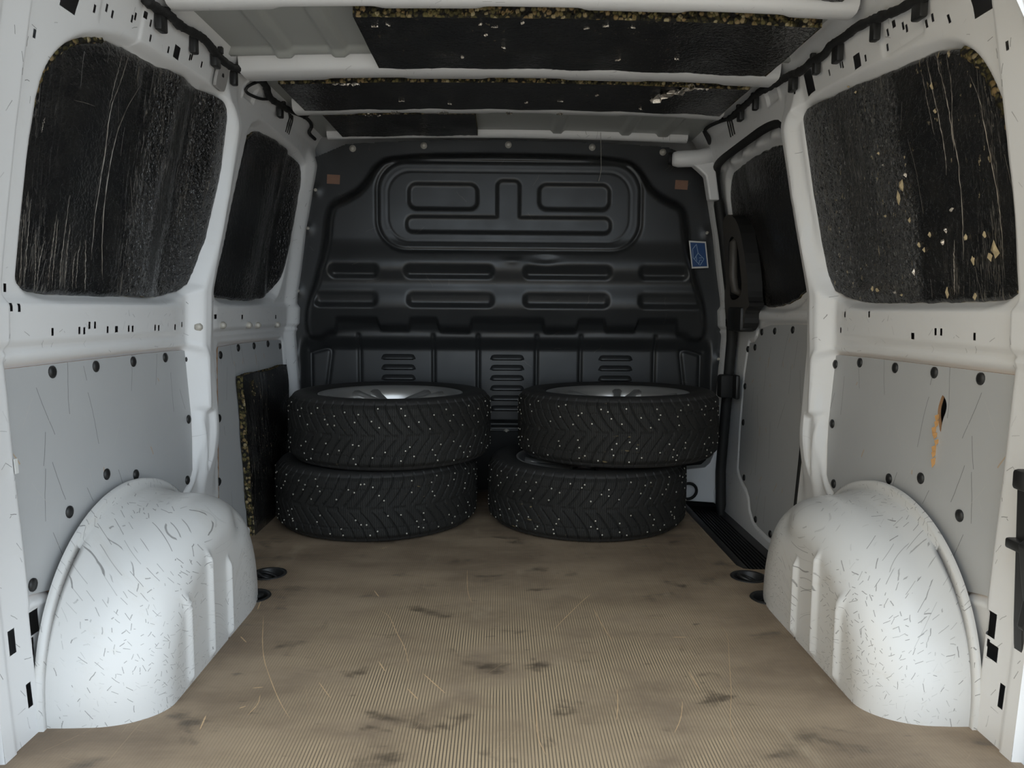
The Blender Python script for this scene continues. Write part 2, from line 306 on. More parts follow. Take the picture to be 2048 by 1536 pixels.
M['copper'] = plain('brown_adhesive_pad', (0.24, 0.13, 0.085), 0.6, 0, 0.2, 40)
M['silverfoil'] = plain('crumpled_bright_foil', (0.80, 0.74, 0.66), 0.22, 0.9, 0.1, 60, 0.8)
M['crease'] = plain('silvered_crease', (0.40, 0.36, 0.31), 0.35, 0.6, 0.3, 60)
M['chip'] = plain('pale_foam_chip', (0.46, 0.37, 0.22), 0.8, 0, 0.6, 90, 0.5)
M['scratchy'] = plain('pale_scratched_wood', (0.62, 0.43, 0.25), 0.8, 0, 0.2, 60)
M['ground'] = plain('dusty_yard_paving', (0.37, 0.345, 0.31), 0.9, 0, 0.2, 3, 0.2)
M['render'] = plain('ochre_bounce_wall', (0.60, 0.52, 0.40), 0.9, 0, 0.06, 2, 0.1)  # only for the added wall that bounces warm light
M['label'] = plain('paper_label', (0.7, 0.7, 0.68), 0.6)
M['gauge'] = plain('clear_plastic_cover', (0.36, 0.35, 0.34), 0.25, 0.0, 0.1, 30)
M['thread'] = plain('pale_thread', (0.4, 0.38, 0.34), 0.7)
# ---------------------------------------------------------------- mesh helpers
def ss(x, a=0.0, b=1.0):
    t = np.clip((np.asarray(x, float) - a) / (b - a), 0, 1); return t * t * (3 - 2 * t)
WZ = [-.12, 0, .60, .74, .97, 1.23, 1.30, 1.335, 1.36]
WX = [.794, .80, .83, .822, .787, .738, .72, .70, .665]
def W(z): return np.interp(z, WZ, WX)                    # half-width of the body at height z

def tag(o, label=None, cat=None, group=None, kind=None):
    if label: o['label'] = label
    if cat: o['category'] = cat
    if group: o['group'] = group
    if kind: o['kind'] = kind
    return o
def link(name, me, mat, parent=None, smooth=True):
    o = bpy.data.objects.new(name, me); COL.objects.link(o)
    if mat is not None:
        for m in (mat if isinstance(mat, (list, tuple)) else [mat]): me.materials.append(m)
    if smooth and len(me.polygons): me.polygons.foreach_set('use_smooth', [True] * len(me.polygons))
    if parent is not None: o.parent = parent
    return o
def mesh(name, verts, faces, mat, parent=None, smooth=True, uv=None, midx=None):
    me = bpy.data.meshes.new(name); me.from_pydata([tuple(map(float, v)) for v in verts], [], [tuple(map(int, f)) for f in faces])
    if uv is not None and len(me.loops):
        li = np.empty(len(me.loops), np.int32); me.loops.foreach_get('vertex_index', li)
        l = me.uv_layers.new(name='UVMap'); l.data.foreach_set('uv', np.asarray(uv, np.float32)[li].ravel())
    o = link(name, me, mat, parent, smooth)
    if midx is not None: me.polygons.foreach_set('material_index', np.asarray(midx, np.int32))
    me.update(); return o
def grid(name, P, UV, mat, parent=None, mask=None, flip=False):
    """P (n,m,3) points, mask (n-1,m-1) True where the sheet is open"""
    n, m = P.shape[:2]
    i = np.arange(n * m).reshape(n, m)
    q = np.stack([i[:-1, :-1], i[1:, :-1], i[1:, 1:], i[:-1, 1:]], -1)
    if flip: q = q[..., ::-1]
    q = q[~mask] if mask is not None else q.reshape(-1, 4)
    q = q.reshape(-1, 4)
    used = np.unique(q); rem = np.full(n * m, -1); rem[used] = np.arange(len(used)); q = rem[q]
    V = P.reshape(-1, 3)[used]; U = UV.reshape(-1, 2)[used]
    me = bpy.data.meshes.new(name)
    me.vertices.add(len(V)); me.vertices.foreach_set('co', V.astype(np.float32).ravel())
    me.loops.add(q.size); me.loops.foreach_set('vertex_index', q.astype(np.int32).ravel())
    me.polygons.add(len(q)); me.polygons.foreach_set('loop_start', np.arange(0, q.size, 4, dtype=np.int32))
    me.polygons.foreach_set('loop_total', np.full(len(q), 4, np.int32))
    l = me.uv_layers.new(name='UVMap'); l.data.foreach_set('uv', U[q.ravel()].astype(np.float32).ravel())
    me.update(calc_edges=True); me.validate()
    return link(name, me, mat, parent)
def chaikin(p, k=2, closed=True):
    p = np.asarray(p, float)
    for _ in range(k):
        a = p if closed else p[:-1]; b = np.roll(p, -1, 0) if closed else p[1:]
        q = np.empty((2 * len(a), p.shape[1])); q[0::2] = .75 * a + .25 * b; q[1::2] = .25 * a + .75 * b
        if not closed: q = np.vstack([p[:1], q, p[-1:]])
        p = q
    return p
def resample(p, n, closed=True):
    p = np.asarray(p, float)
    if closed: p = np.vstack([p, p[:1]])
    d = np.r_[0, np.cumsum(np.linalg.norm(np.diff(p, axis=0), axis=1))]
    t = np.linspace(0, d[-1], n, endpoint=not closed)
    return np.stack([np.interp(t, d, p[:, k]) for k in range(p.shape[1])], -1)
def sdf(poly, A, B):
    """signed distance, positive inside"""
    poly = np.asarray(poly, float); d = np.full(A.shape, 1e9); ins = np.zeros(A.shape, bool)
    for (x0, y0), (x1, y1) in zip(poly, np.roll(poly, -1, 0)):
        ex, ey = x1 - x0, y1 - y0; L = ex * ex + ey * ey + 1e-12
        t = np.clip(((A - x0) * ex + (B - y0) * ey) / L, 0, 1)
        d = np.minimum(d, (A - x0 - t * ex) ** 2 + (B - y0 - t * ey) ** 2)
        c = ((y0 > B) != (y1 > B)) & (A < ex * (B - y0) / (ey if abs(ey) > 1e-12 else 1e-12) + x0)
        ins ^= c
    d = np.sqrt(d); return np.where(ins, d, -d)
def rbox(A, B, x0, x1, y0, y1, r):
    """rounded box, positive inside"""
    cx, cy = (x0 + x1) / 2, (y0 + y1) / 2; hx, hy = abs(x1 - x0) / 2 - r, abs(y1 - y0) / 2 - r
    dx, dy = np.abs(A - cx) - hx, np.abs(B - cy) - hy
    return r - (np.hypot(np.maximum(dx, 0), np.maximum(dy, 0)) + np.minimum(np.maximum(dx, dy), 0))
def lines(a, b, step, extra=()):
    base = np.linspace(a, b, int(round((b - a) / step)) + 1)
    ex = np.array(sorted(e for e in extra if a < e < b))
    if len(ex):
        base = base[np.array([np.min(np.abs(ex - v)) > step * .3 or v in (a, b) for v in base])]
        keep = [ex[0]]
        for e in ex[1:]:
            if e - keep[-1] > 1e-5: keep.append(e)
        base = np.sort(np.r_[base, keep])
    return base
def tube_data(pts, rad, n=8, cap=True):
    P = np.asarray(pts, float); R = np.broadcast_to(np.asarray(rad, float), (len(P),))
    T = np.gradient(P, axis=0); T /= np.linalg.norm(T, axis=1)[:, None] + 1e-12
    ref = np.array([0, 0, 1.0]) if abs(T[0][2]) < .9 else np.array([1.0, 0, 0])
    u = np.cross(T[0], ref); u /= np.linalg.norm(u); V = []; F = []
    for k in range(len(P)):
        u = u - T[k] * u.dot(T[k]); u /= np.linalg.norm(u) + 1e-12; v = np.cross(T[k], u)
        for j in range(n):
            a = 2 * math.pi * j / n; V.append(P[k] + R[k] * (math.cos(a) * u + math.sin(a) * v))
    for k in range(len(P) - 1):
        for j in range(n):
            F.append((k * n + j, k * n + (j + 1) % n, (k + 1) * n + (j + 1) % n, (k + 1) * n + j))
    if cap: F.append(tuple(range(n))[::-1]); F.append(tuple((len(P) - 1) * n + j for j in range(n)))
    return V, F
def tube(name, pts, rad, mat, parent=None, n=8):
    V, F = tube_data(pts, rad, n); return mesh(name, V, F, mat, parent)
def boxdata(lo, hi):
    x0, y0, z0 = lo; x1, y1, z1 = hi
    return [(x0, y0, z0), (x1, y0, z0), (x1, y1, z0), (x0, y1, z0), (x0, y0, z1), (x1, y0, z1), (x1, y1, z1), (x0, y1, z1)], \
           [(0, 3, 2, 1), (4, 5, 6, 7), (0, 1, 5, 4), (1, 2, 6, 5), (2, 3, 7, 6), (3, 0, 4, 7)]
def bevel(o, w=0.003, seg=2):
    bm = bmesh.new(); bm.from_mesh(o.data)
    bmesh.ops.recalc_face_normals(bm, faces=bm.faces)
    bmesh.ops.bevel(bm, geom=[e for e in bm.edges if e.is_manifold and e.calc_face_angle(0) > .5], offset=w, segments=seg, affect='EDGES', profile=.5, clamp_overlap=True)
    for e in bm.edges: e.smooth = e.calc_face_angle(0) < .7 if e.is_manifold else False
    bm.to_mesh(o.data); bm.free(); return o
def box(name, lo, hi, mat, parent=None, bv=0.003):
    V, F = boxdata(lo, hi); o = mesh(name, V, F, mat, parent); return bevel(o, bv) if bv else o
def lathe(name, prof, mat, parent=None, n=48, loc=(0, 0, 0), closed=False):
    V = []; F = []; m = len(prof)
    for k in range(n):
        a = 2 * math.pi * k / n
        V += [(r * math.cos(a) + loc[0], r * math.sin(a) + loc[1], z + loc[2]) for r, z in prof]
    for k in range(n):
        for j in range(m if closed else m - 1):
            F.append((k * m + j, ((k + 1) % n) * m + j, ((k + 1) % n) * m + (j + 1) % m, k * m + (j + 1) % m))
    return mesh(name, V, F, mat, parent)
def prism(name, poly, ax, f0, f1, mat, parent=None, bv=0.0):
    """outline in the two axes other than `ax`, between f0 and f1 (numbers or functions of the outline point)"""
    g = lambda f, p: f(*p) if callable(f) else f
    def mk(p, c): return {0: (c, p[0], p[1]), 1: (p[0], c, p[1]), 2: (p[0], p[1], c)}[ax]
    n = len(poly); V = [mk(p, g(f0, p)) for p in poly] + [mk(p, g(f1, p)) for p in poly]
    F = [tuple(range(n)), tuple(range(2 * n - 1, n - 1, -1))] + [(i, i + n, (i + 1) % n + n, (i + 1) % n) for i in range(n)]
    o = mesh(name, V, F, mat, parent, smooth=False)
    bm = bmesh.new(); bm.from_mesh(o.data); bmesh.ops.recalc_face_normals(bm, faces=bm.faces); bm.to_mesh(o.data); bm.free()
    return bevel(o, bv) if bv else o
def slab(name, outline, fx, mats, thick, rings=26, n=220, parent=None, side=1, wob=0.0):
    """curved sheet following x = side*fx(Y,z): face (mats[0]) with a chip-foam rim (mats[1])"""
    p = resample(chaikin(outline, 2), n); rng = np.random.RandomState(len(outline) * 7 + int(p[0, 0] * 100))
    c = p.mean(0)
    if wob:
        w = np.convolve(np.tile(rng.randn(n), 3), np.ones(5) / 5, 'same')[n:2 * n]
        p = c + (p - c) * (1 + wob * w / .4)[:, None]
    V = []; U = []; F = []; MI = []
    t = np.r_[np.linspace(0.03, .9, rings), .96, .99, 1.0]
    for k, tt in enumerate(t):
        q = c + (p - c) * tt
        lift = np.interp(tt, [.985, 1.0], [0, .004])
        x = fx(q[:, 0], q[:, 1]) + lift
        V += list(np.stack([side * x, q[:, 0], q[:, 1]], -1)); U += list(q)
    R = len(t)
    for k in range(R - 1):
        for j in range(n):
            F.append((k * n + j, k * n + (j + 1) % n, (k + 1) * n + (j + 1) % n, (k + 1) * n + j)); MI.append(0)
    F.append(tuple(range(n))[::-1]); MI.append(0)
    q = p; V += list(np.stack([side * (fx(q[:, 0], q[:, 1]) + thick), q[:, 0], q[:, 1]], -1)); U += list(q)
    for j in range(n):
        F.append(((R - 1) * n + j, (R - 1) * n + (j + 1) % n, R * n + (j + 1) % n, R * n + j)); MI.append(1)
    o = mesh(name, V, F, mats, parent, True, U, MI)
    bm = bmesh.new(); bm.from_mesh(o.data); bmesh.ops.recalc_face_normals(bm, faces=bm.faces); bm.to_mesh(o.data); bm.free()
    return o
def empty(name, loc, label, cat, group=None):
    o = bpy.data.objects.new(name, None); COL.objects.link(o); o.location = loc; o.empty_display_size = .05
    return tag(o, label, cat, group)
def place(o, parent, keep=True):
    """parent and keep the world position (parents carry a plain translation)"""
    o.parent = parent
    if keep: o.matrix_parent_inverse = Matrix.Translation(-Vector(parent.location))
    return o

# ---------------------------------------------------------------- side walls
YR, YF = 1.10, 2.90
PANEL_OUT = lambda s: [(1.222, .59), (1.222, .60), (1.235, .60), (1.90, .597), (1.945, .59), (1.955, .565), (1.925, .29), (1.90, .262), (1.84, .235), (1.80, .15), (1.74, .12), (1.35, .12), (1.30, .20), (1.235, .215), (1.235, .215), (1.222, .215), (1.222, .225)]
L_PANEL = PANEL_OUT(0)
R_PANEL = [(y - (.035 if y > 1.6 else 0), z) for y, z in L_PANEL]
L_PANEL2 = [(2.165, .594), (2.77, .590), (2.785, .575), (2.785, .03), (2.045, .03), (2.10, .30), (2.15, .58)]
L_WIN_REAR = [(y - .045 * float(ss(y, 1.88, 2.0)), z) for y, z in L_WIN_REAR]
L_WIN1 = chaikin(L_WIN_REAR, 2); L_WIN2 = chaikin([(2.22, 1.244), (2.50, 1.240), (2.79, 1.232), (2.80, 1.18), (2.775, .97), (2.74, .80), (2.68, .728), (2.385, .722), (2.14, .725), (2.12, .76), (2.165, .90), (2.20, 1.10)], 2)
R_WIN1 = chaikin(R_WIN_REAR, 2)
DOOR = chaikin([(2.075, 1.19), (2.14, 1.236), (2.50, 1.233), (2.72, 1.230), (2.775, 1.20), (2.79, 1.12), (2.79, .60), (2.79, -.2), (2.06, -.2), (2.045, .50), (2.04, .80), (2.045, 1.08)], 2)

def holes_rects(small, sq, big):
    H = [(y - .0034, y + .0034, z - .0068, z + .0068) for y, z in small]
    H += [(y - .0058, y + .0058, z - .0065, z + .0065) for y, z in sq]
    H += [(y - a, y + a, z - b, z + b) for (y, z), (a, b) in big]
    return H
HL = holes_rects(L_HOLES_SMALL, L_HOLES_SQ, [(L_BIG[0], (.013, .013)), ((1.228, .170), (.017, .020)), ((1.212, .128), (.014, .014)), (L_BIG[4], (.006, .020)), ((1.152, .172), (.008, .020)), (L_BIG[6], (.022, .016))])
HR = holes_rects(R_HOLES_SMALL, R_HOLES_SQ, [(R_BIG[0], (.014, .014)), (R_BIG[1], (.026, .026)), ((1.195, .186), (.018, .021)), ((1.178, .143), (.013, .013)), (R_BIG[4], (.006, .020)), ((1.236, 1.196), (.030, .018)), ((1.420, .506), (.016, .044))])
POCKET = [(1.945, .440), (1.985, .425), (1.982, .31), (1.968, .275)]

def side_wall(name, s, win, panel, H, right):
    ys = lines(YR, YF, .0055, [h[0] for h in H] + [h[1] for h in H])
    zs = lines(-.03, 1.36, .0055, [h[2] for h in H] + [h[3] for h in H])
    A, B = np.meshgrid(ys, zs, indexing='ij')
    d = np.zeros_like(A)                                     # inward offset from the nominal section
    d -= .032 * ss(sdf(win, A, B), -.018, .006)
    d -= .010 * ss(sdf(chaikin(panel, 1), A, B), -.010, .000)
    rim = sdf(chaikin(panel, 1), A, B); d += .004 * np.exp(-((rim + .014) / .006) ** 2)
    yo = -.035 if right else 0.0
    if not right:
        d -= .030 * ss(sdf(L_WIN2, A, B), -.016, .006)
        d -= .010 * ss(sdf(L_PANEL2, A, B), -.008, .000)
    Y0 = yo; yo = yo + np.interp(B, [.3, .75, 1.0, 1.2], [0, -.01, .03, .035])
    pil = ss(A, 1.930 + yo, 1.965 + yo) * (1 - ss(A, 2.01 + yo, 2.06 + yo)) * ss(B, .16, .40) * (1 - ss(B, 1.16, 1.30))
    d += .042 * pil
    d += .006 * np.exp(-((A - 1.985 - yo) / .012) ** 2) * ss(B, .45, .7) * (1 - ss(B, 1.0, 1.2))
    yo = Y0
    sec_ = np.where((B > 1.272) & (A < 2.205 + yo), .085 - np.hypot(A - 2.205 - yo, B - 1.272), -1.0)
    d -= .007 * ss(np.minimum(sec_, np.minimum(B - 1.272, 1.318 - B)), 0, .006)
    d += .004 * np.exp(-((np.hypot(A - 2.205 - yo, B - 1.272) - .095) / .006) ** 2) * (A < 2.20 + yo) * ss(B, 1.265, 1.275)
    d -= .014 * ss(sdf([(y + yo, z) for y, z in POCKET], A, B), -.006, .006)
    off = 1 - ss(A, 1.85 + yo, 1.93 + yo) * (1 - ss(A, 2.06 + yo, 2.12 + yo))
    band = ss(B, .628, .645) * (1 - ss(B, .700, .722)) * off
    d += .012 * band
    d += .005 * np.exp(-((B - .622) / .006) ** 2) * off
    d += .016 * (1 - ss(A, 1.198, 1.218))                       # rear post lip
    d += .004 * (1 - ss(A, 1.128, 1.134))
    emb = rbox(A, B, 1.40, 1.545, 1.205, 1.29, .012); d -= .003 * ss(emb, -.004, .004)
    d += .004 * ss(rbox(A, B, 1.15, 1.90, 1.20, 1.30, .02), -.01, .02)
    d += (.008 if right else .030) * ss(A, 2.79, 2.85) * (1 - ss(B, 1.22, 1.30))     # post beside the bulkhead
    d += .006 * ss(B, -.03, .02) * (1 - ss(B, .022, .034)) * ss(A, 2.0, 2.05)
    d += .0012 * np.sin(A * 9 + B * 5) * np.sin(B * 13)
    mask = np.zeros((len(ys) - 1, len(zs) - 1), bool)
    ac, bc = (ys[:-1] + ys[1:]) / 2, (zs[:-1] + zs[1:]) / 2
    for y0, y1, z0, z1 in H:
        mask |= ((ac > y0) & (ac < y1))[:, None] & ((bc > z0) & (bc < z1))[None]
    if right:
        C_, D_ = np.meshgrid(ac, bc, indexing='ij'); mask |= sdf(DOOR, C_, D_) > 0
    P = np.stack([s * (W(B) - d), A, B], -1)
    o = grid(name, P, np.stack([A, B], -1), M['white'], None, mask, flip=(s > 0))
    tag(o, kind='structure')
    return o
wall_left = side_wall('wall_left', -1, L_WIN1, L_PANEL, HL, False)
wall_right = side_wall('wall_right', 1, R_WIN1, R_PANEL, HR, True)
for y, z in L_STUDS:
    x = -(W(z) - .012) + (-.0 if abs(y - 1.946) > .02 else .012)
    V, F = tube_data([(x - .004, y, z), (x + .008, y, z), (x + .013, y, z)], [.010, .010, .005], 12)
    mesh('weld_nut', V, F, M['bolt'], wall_left)
# clear round-cornered cover in the roof rail
pc = [(1.905, 1.238), (1.958, 1.238), (1.966, 1.25), (1.966, 1.292), (1.955, 1.302), (1.908, 1.300), (1.899, 1.288), (1.899, 1.25)]
cv = prism('rail_cover', chaikin(pc, 1), 0, lambda y, z: -W(z) + .006, lambda y, z: -W(z) + .014, M['gauge'], wall_left, .002)
box('cover_catch', (-.727, 1.925, 1.268), (-.712, 1.938, 1.282), M['black'], cv, .002)
# outer skin of the body: closes the cavity behind the inner sheet
V = []; F = []
sec = [(-.93, -.12), (-.95, .6), (-.91, .9), (-.83, 1.28), (-.72, 1.44), (0, 1.475), (.72, 1.44), (.83, 1.28), (.91, .9), (.95, .6), (.93, -.12)]
for y in (1.085, 3.02):
    V += [(x, y, z) for x, z in sec]
n = len(sec)
F = [(i, i + 1, n + i + 1, n + i) for i in range(n - 1)] + [(n - 1, 0, n, 2 * n - 1)] + [tuple(range(n, 2 * n))]
tag(mesh('wall_outer', V, F, M['white'], smooth=False), kind='structure')
# rear opening face between inner sheet and outer skin
inner = [(-float(W(z)) + .0195, z) for z in np.linspace(-.03, 1.34, 30)]
inner = inner + [(-.40, 1.375), (0, 1.385), (.40, 1.375)] + [(-x, z) for x, z in inner[::-1]]
outer = resample(sec, len(inner), closed=False)
V = [(x, YR, z) for x, z in inner] + [(x, 1.085, z) for x, z in outer]; n = len(inner)
tag(mesh('trim_8', V, [(i, i + n, i + n + 1, i + 1) for i in range(n - 1)], M['white'], smooth=False), kind='structure')
# ---------------------------------------------------------------- sliding door in the right side
def sliding_door():
    ys = lines(2.0, 2.84, .006); zs = lines(-.11, 1.265, .006)
    A, B = np.meshgrid(ys, zs, indexing='ij'); d = np.zeros_like(A)
    d -= .020 * ss(sdf(D_WIN, A, B), -.014, .006)
    d -= .010 * ss(sdf(chaikin(D_PANEL, 1), A, B), -.008, 0)
    d += .010 * ss(B, .665, .68) * (1 - ss(B, .70, .712))
    d += .010 * ss(B, 1.205, 1.215) * (0.5 + 0.5 * np.sin(A * 48)) ** 2 * (1 - ss(B, 1.225, 1.24))
    P = np.stack([W(B) + .042 - d, A, B], -1)
    return tag(grid('door_1', P, np.stack([A, B], -1), M['white'], None, None, True), kind='structure')
D_WIN = chaikin([(2.755, 1.192), (2.60, 1.198), (2.24, 1.205), (2.17, 1.16), (2.14, .99), (2.13, .708), (2.64, .705), (2.72, .78), (2.775, .95), (2.785, 1.10)], 2)
D_PANEL = [(2.60, .655), (2.16, .668), (2.145, .655), (2.13, .40), (2.105, -.02), (2.43, -.025), (2.52, .0), (2.56, .07), (2.66, .10), (2.70, .14), (2.715, .585), (2.61, .60)]
door = sliding_door()
# rubber seal running round the door opening
so = resample(DOOR, 160); sw = [(float(W(z)) + .010, y, z) for y, z in so]
V, F = tube_data(sw + sw[:1], [.019 if p[1] > 2.75 and p[2] < 1.1 else .014 for p in sw + sw[:1]], 10, cap=False)
tag(mesh('trim_1', V, F, M['blackmatt']), kind='structure')
V, F = tube_data([(float(np.interp(z, [0, .68, .86, 1.1, 1.3], [.805, .775, .758, .737, .710])), 1.085, z) for z in np.linspace(-.05, 1.28, 40)], .017, 10)
V = [(x + .022, y, z) for x, y, z in V]; V2, F2 = [(-x + .022, y, z) for x, y, z in V], [f[::-1] for f in F]
tag(mesh('trim_2', V2, F2, M['seal']), kind='structure')
tag(mesh('trim_3', V, F, M['seal']), kind='structure')

# ---------------------------------------------------------------- ceiling, beams
def crown(x): return -.014 * (np.asarray(x) / .70) ** 2
def ceiling():
    xs = lines(-.705, .705, .006); ys = lines(1.09, 2.90, .008)
    A, B = np.meshgrid(xs, ys, indexing='ij')
    z = 1.354 + crown(A)
    for x0, x1 in ((-.588, -.545), (-.448, -.410), (-.20, -.16), (.16, .20), (.41, .448), (.545, .588)):
        z -= .011 * ss(A, x0 - .006, x0 + .006) * (1 - ss(A, x1 - .006, x1 + .006)) * (1 - ss(B, 1.955, 1.965) * (1 - ss(B, 2.14, 2.15)))
    z -= .012 * ss(B, 1.935, 1.945) * (1 - ss(B, 1.965, 1.975))
    z -= .010 * ss(-np.abs(A), -.655, -.64) * 0
    o = grid('ceiling', np.stack([A, B, z], -1), np.stack([A, B], -1), M['bare'])
    return tag(o, kind='structure')
ceil = ceiling()
def beam(name, y0, y1, zb, x1=.695, scallop=.012):
    """pressed hat-section roof bow, lower edge notched along its front flange"""
    xs = np.linspace(-x1, x1, 181)
    notch = scallop * (0.5 + 0.5 * np.tanh(8 * np.sin(xs * 2 * math.pi / .42 + 1.0)))
    prof = [(-.030, .05), (-.012, .045), (-.006, .012), (.0, .004), (.006, 0.0)]
    P = []
    for k, x in enumerate(xs):
        z0 = zb + float(crown(x)); fl_ = notch[k]
        row = [(x, y0 + dy, z0 + dz) for dy, dz in prof]
        row += [(x, (y0 + y1) / 2 - .006, z0 - .002), (x, y1 - .016 - fl_, z0), (x, y1 - .008 - fl_, z0 + .004), (x, y1 - .006 - fl_, z0 + .012), (x, y1 + .006, z0 + .016), (x, y1 + .008, z0 + .05)]
        P.append(row)
    P = np.array(P); UV = P[..., :2]
    return tag(grid(name, P, UV, M['white'], None), kind='structure')
b1 = beam('trim_4', 1.570, 1.632, 1.318)
b2 = beam('trim_5', 1.998, 2.095, 1.315)
b3 = beam('trim_6', 2.400, 2.480, 1.322, .67)
b4 = beam('trim_7', 2.820, 2.866, 1.332, .66, .004)

# ---------------------------------------------------------------- bulkhead
BTOP = lambda x: 1.330 - .022 * (np.asarray(x) / .62) ** 2 - .35 * np.maximum(np.abs(x) - .60, 0)
def bulkhead_off(A, B):
    ax = np.abs(A); o = np.zeros_like(A)
    P = [(.0, 1.285), (.44, 1.275), (.50, 1.235), (.545, 1.165), (.60, 1.13), (.665, 1.105), (.69, 1.04), (.70, .92), (.735, .80), (.765, .70), (.77, .60), (.72, .545), (.64, .62), (.0, .60)]
    P = P + [(-x, z) for x, z in P[::-1][1:-1]]
    s = sdf(chaikin(P, 2), A, B)
    wid = np.interp(B, [.6, 1.0, 1.1, 1.3], [.04, .055, .05, .03])
    o += .062 * ss(s / wid, 0, 1) * ss(B, .56, .80)
    o += .020 * (1 - ss(B, .865, .965)) * ss(B, .79, .86) * ss(s, .0, .06)
    zb = np.full_like(A, .585)
    for x0, x1 in ((-.642, -.479), (-.367, -.256), (-.136, .141), (.265, .374), (.489, .645)):
        e = ss(A, x0 - .012, x0 + .008) * (1 - ss(A, x1 - .008, x1 + .012)); zb = zb + .070 * e
    o += .026 * ss(B - zb, -.012, .022) * ss(s, 0, .03) * (1 - ss(B, .70, .80))
    # window-like double frame, inner seam, pressed pockets
    fr = rbox(A, B, -.484, .498, .912, 1.246, .115); o -= .008 * np.exp(-((fr - .006) / .007) ** 2); o -= .002 * ss(fr, .008, .03)
    ln = rbox(A, B, -.440, .452, .950, 1.204, .085); o -= .0022 * np.exp(-(ln / .003) ** 2)
    pk = np.maximum(rbox(A, B, -.364, -.109, 1.066, 1.160, .030), rbox(A, B, .114, .377, 1.068, 1.162, .030)); o -= .011 * ss(pk, -.006, .010)
    tb = np.maximum(rbox(A, B, -.373, .383, .982, 1.042, .026), rbox(A, B, -.040, .046, 1.00, 1.174, .022)); o -= .011 * ss(tb, -.006, .010)
    for z0, z1, segs in ((.818, .868, ((-.655, -.478), (-.378, -.052), (.062, .385), (.492, .672))), (.712, .768, ((-.712, -.484), (-.368, -.052), (.064, .378), (.494, .728)))):
        for x0, x1 in segs:
            r = rbox(A, B, x0, x1, z0, z1, .020); o -= .019 * ss(r, -.010, .016) * (1 - .85 * ss(B, z0 + .012, z1 + .01))
    o -= .012 * ss(rbox(A, B, -.56, .56, .50, .58, .02), -.02, .02) * 0
    for x in (-.565, -.281, -.109, .116, .286, .573):
        o -= .009 * np.exp(-((A - x) / .006) ** 2) * (1 - ss(B, .600, .612)) * ss(B, .27, .29)
    for sg in (1, -1):
        for p in ([(-.754, .30), (-.752, .530), (-.735, .537), (-.690, .549), (-.675, .545), (-.673, .53), (-.705, .30)],):
            q = [(sg * x, z) for x, z in p]
            dd = np.full(A.shape, 9.0)
            for (x0, y0), (x1, y1) in zip(q[:-1], q[1:]):
                ex, ey = x1 - x0, y1 - y0; t = np.clip(((A - x0) * ex + (B - y0) * ey) / (ex * ex + ey * ey), 0, 1)
                dd = np.minimum(dd, np.hypot(A - x0 - t * ex, B - y0 - t * ey))
            o -= .009 * np.exp(-(dd / .006) ** 2)
    # dents
    o -= .010 * np.exp(-(((A - .14) / .05) ** 2 + ((B - .885) / .022) ** 2)) - .006 * np.exp(-(((A - .02) / .03) ** 2 + ((B - .88) / .012) ** 2))
    o -= .030 * (1 - ss(B, .54, .60)) * (ax < .80) * ss(.79 - ax, 0, .03)
    o -= .012 * (1 - ss(B, .262, .272)); o += .016 * (ss(B, .205, .212) * (1 - ss(B, .245, .252)))
    # bolt lugs down the edges
    for x, z in EDGEBOLTS: o += .006 * np.exp(-(((A - x) / .018) ** 2 + ((B - z) / .022) ** 2))
    return o
def bulkhead():
    xs = lines(-.845, .845, .0046); zs = lines(.0, 1.332, .0046)
    A, B = np.meshgrid(xs, zs, indexing='ij')
    o = bulkhead_off(A, B)
    Bz = np.minimum(B, BTOP(A))
    P = np.stack([A, 2.868 - o, Bz], -1)
    ac, bc = (xs[:-1] + xs[1:]) / 2, (zs[:-1] + zs[1:]) / 2
    C_, D_ = np.meshgrid(ac, bc, indexing='ij')
    mask = (np.abs(C_) > W(D_) + .012) | (D_ > BTOP(C_))
    return tag(grid('wall_front', P, np.stack([A, B], -1), M['bulk'], None, mask, True), kind='structure')
bulk = bulkhead()
def yb(x, z): return 2.868 - float(bulkhead_off(np.array([[x]]), np.array([[z]]))[0, 0])
def bolt(x, z, r=.0125):
    y = yb(x, z)
    V, F = tube_data([(x, y + .002, z), (x, y - .003, z), (x, y - .0035, z), (x, y - .007, z), (x, y - .009, z)], [r, r, r * .62, r * .62, r * .3], 14)
    return mesh('bolt', V, F, M['bolt'], bulk)
for x, z in BOLTS: bolt(x, z)
for x, z in EDGEBOLTS: bolt(x, z, .006)
bolt(.002, .228, .0115)
def louver(x, z, w=.135, h=.021):
    y = yb(x, z - .02) - .0005; V = []; F = []; nx, nz = 16, 6
    for i in range(nx + 1):
        t = i / nx; e = min(t, 1 - t) * w; ex = math.sqrt(max(0, 1 - max(0, 1 - e / .020) ** 2))
        for j in range(nz + 1):
            v = j / nz
            V.append((x + (t - .5) * w, y + .002 - .013 * ex * (1 - v ** 2) - .0 * v, z - h / 2 + h * v * (.25 + .75 * ex)))
    for i in range(nx):
        for j in range(nz): a = i * (nz + 1) + j; F.append((a, a + nz + 1, a + nz + 2, a + 1))
    b = len(V)
    for i in range(nx + 1): V.append((x + (i / nx - .5) * w, y + .002, z - h / 2))
    for i in range(nx): F.append((i * (nz + 1), b + i, b + i + 1, (i + 1) * (nz + 1)))
    return mesh('louver', V, F, M['bulk'], bulk)
for x in (-.417, .003, .423):
    for k in range(6 if abs(x) < .1 else 4): louver(x, .519 - .0395 * k)
for x in (-.417, .003, .423):
    for k in range(6 if abs(x) < .1 else 4):
        box('louver_slot', (x - .058, yb(x, .46) - .002, .519 - .0395 * k - .0135), (x + .058, yb(x, .46) + .002, .519 - .0395 * k - .0105), M['blackmatt'], bulk, 0)
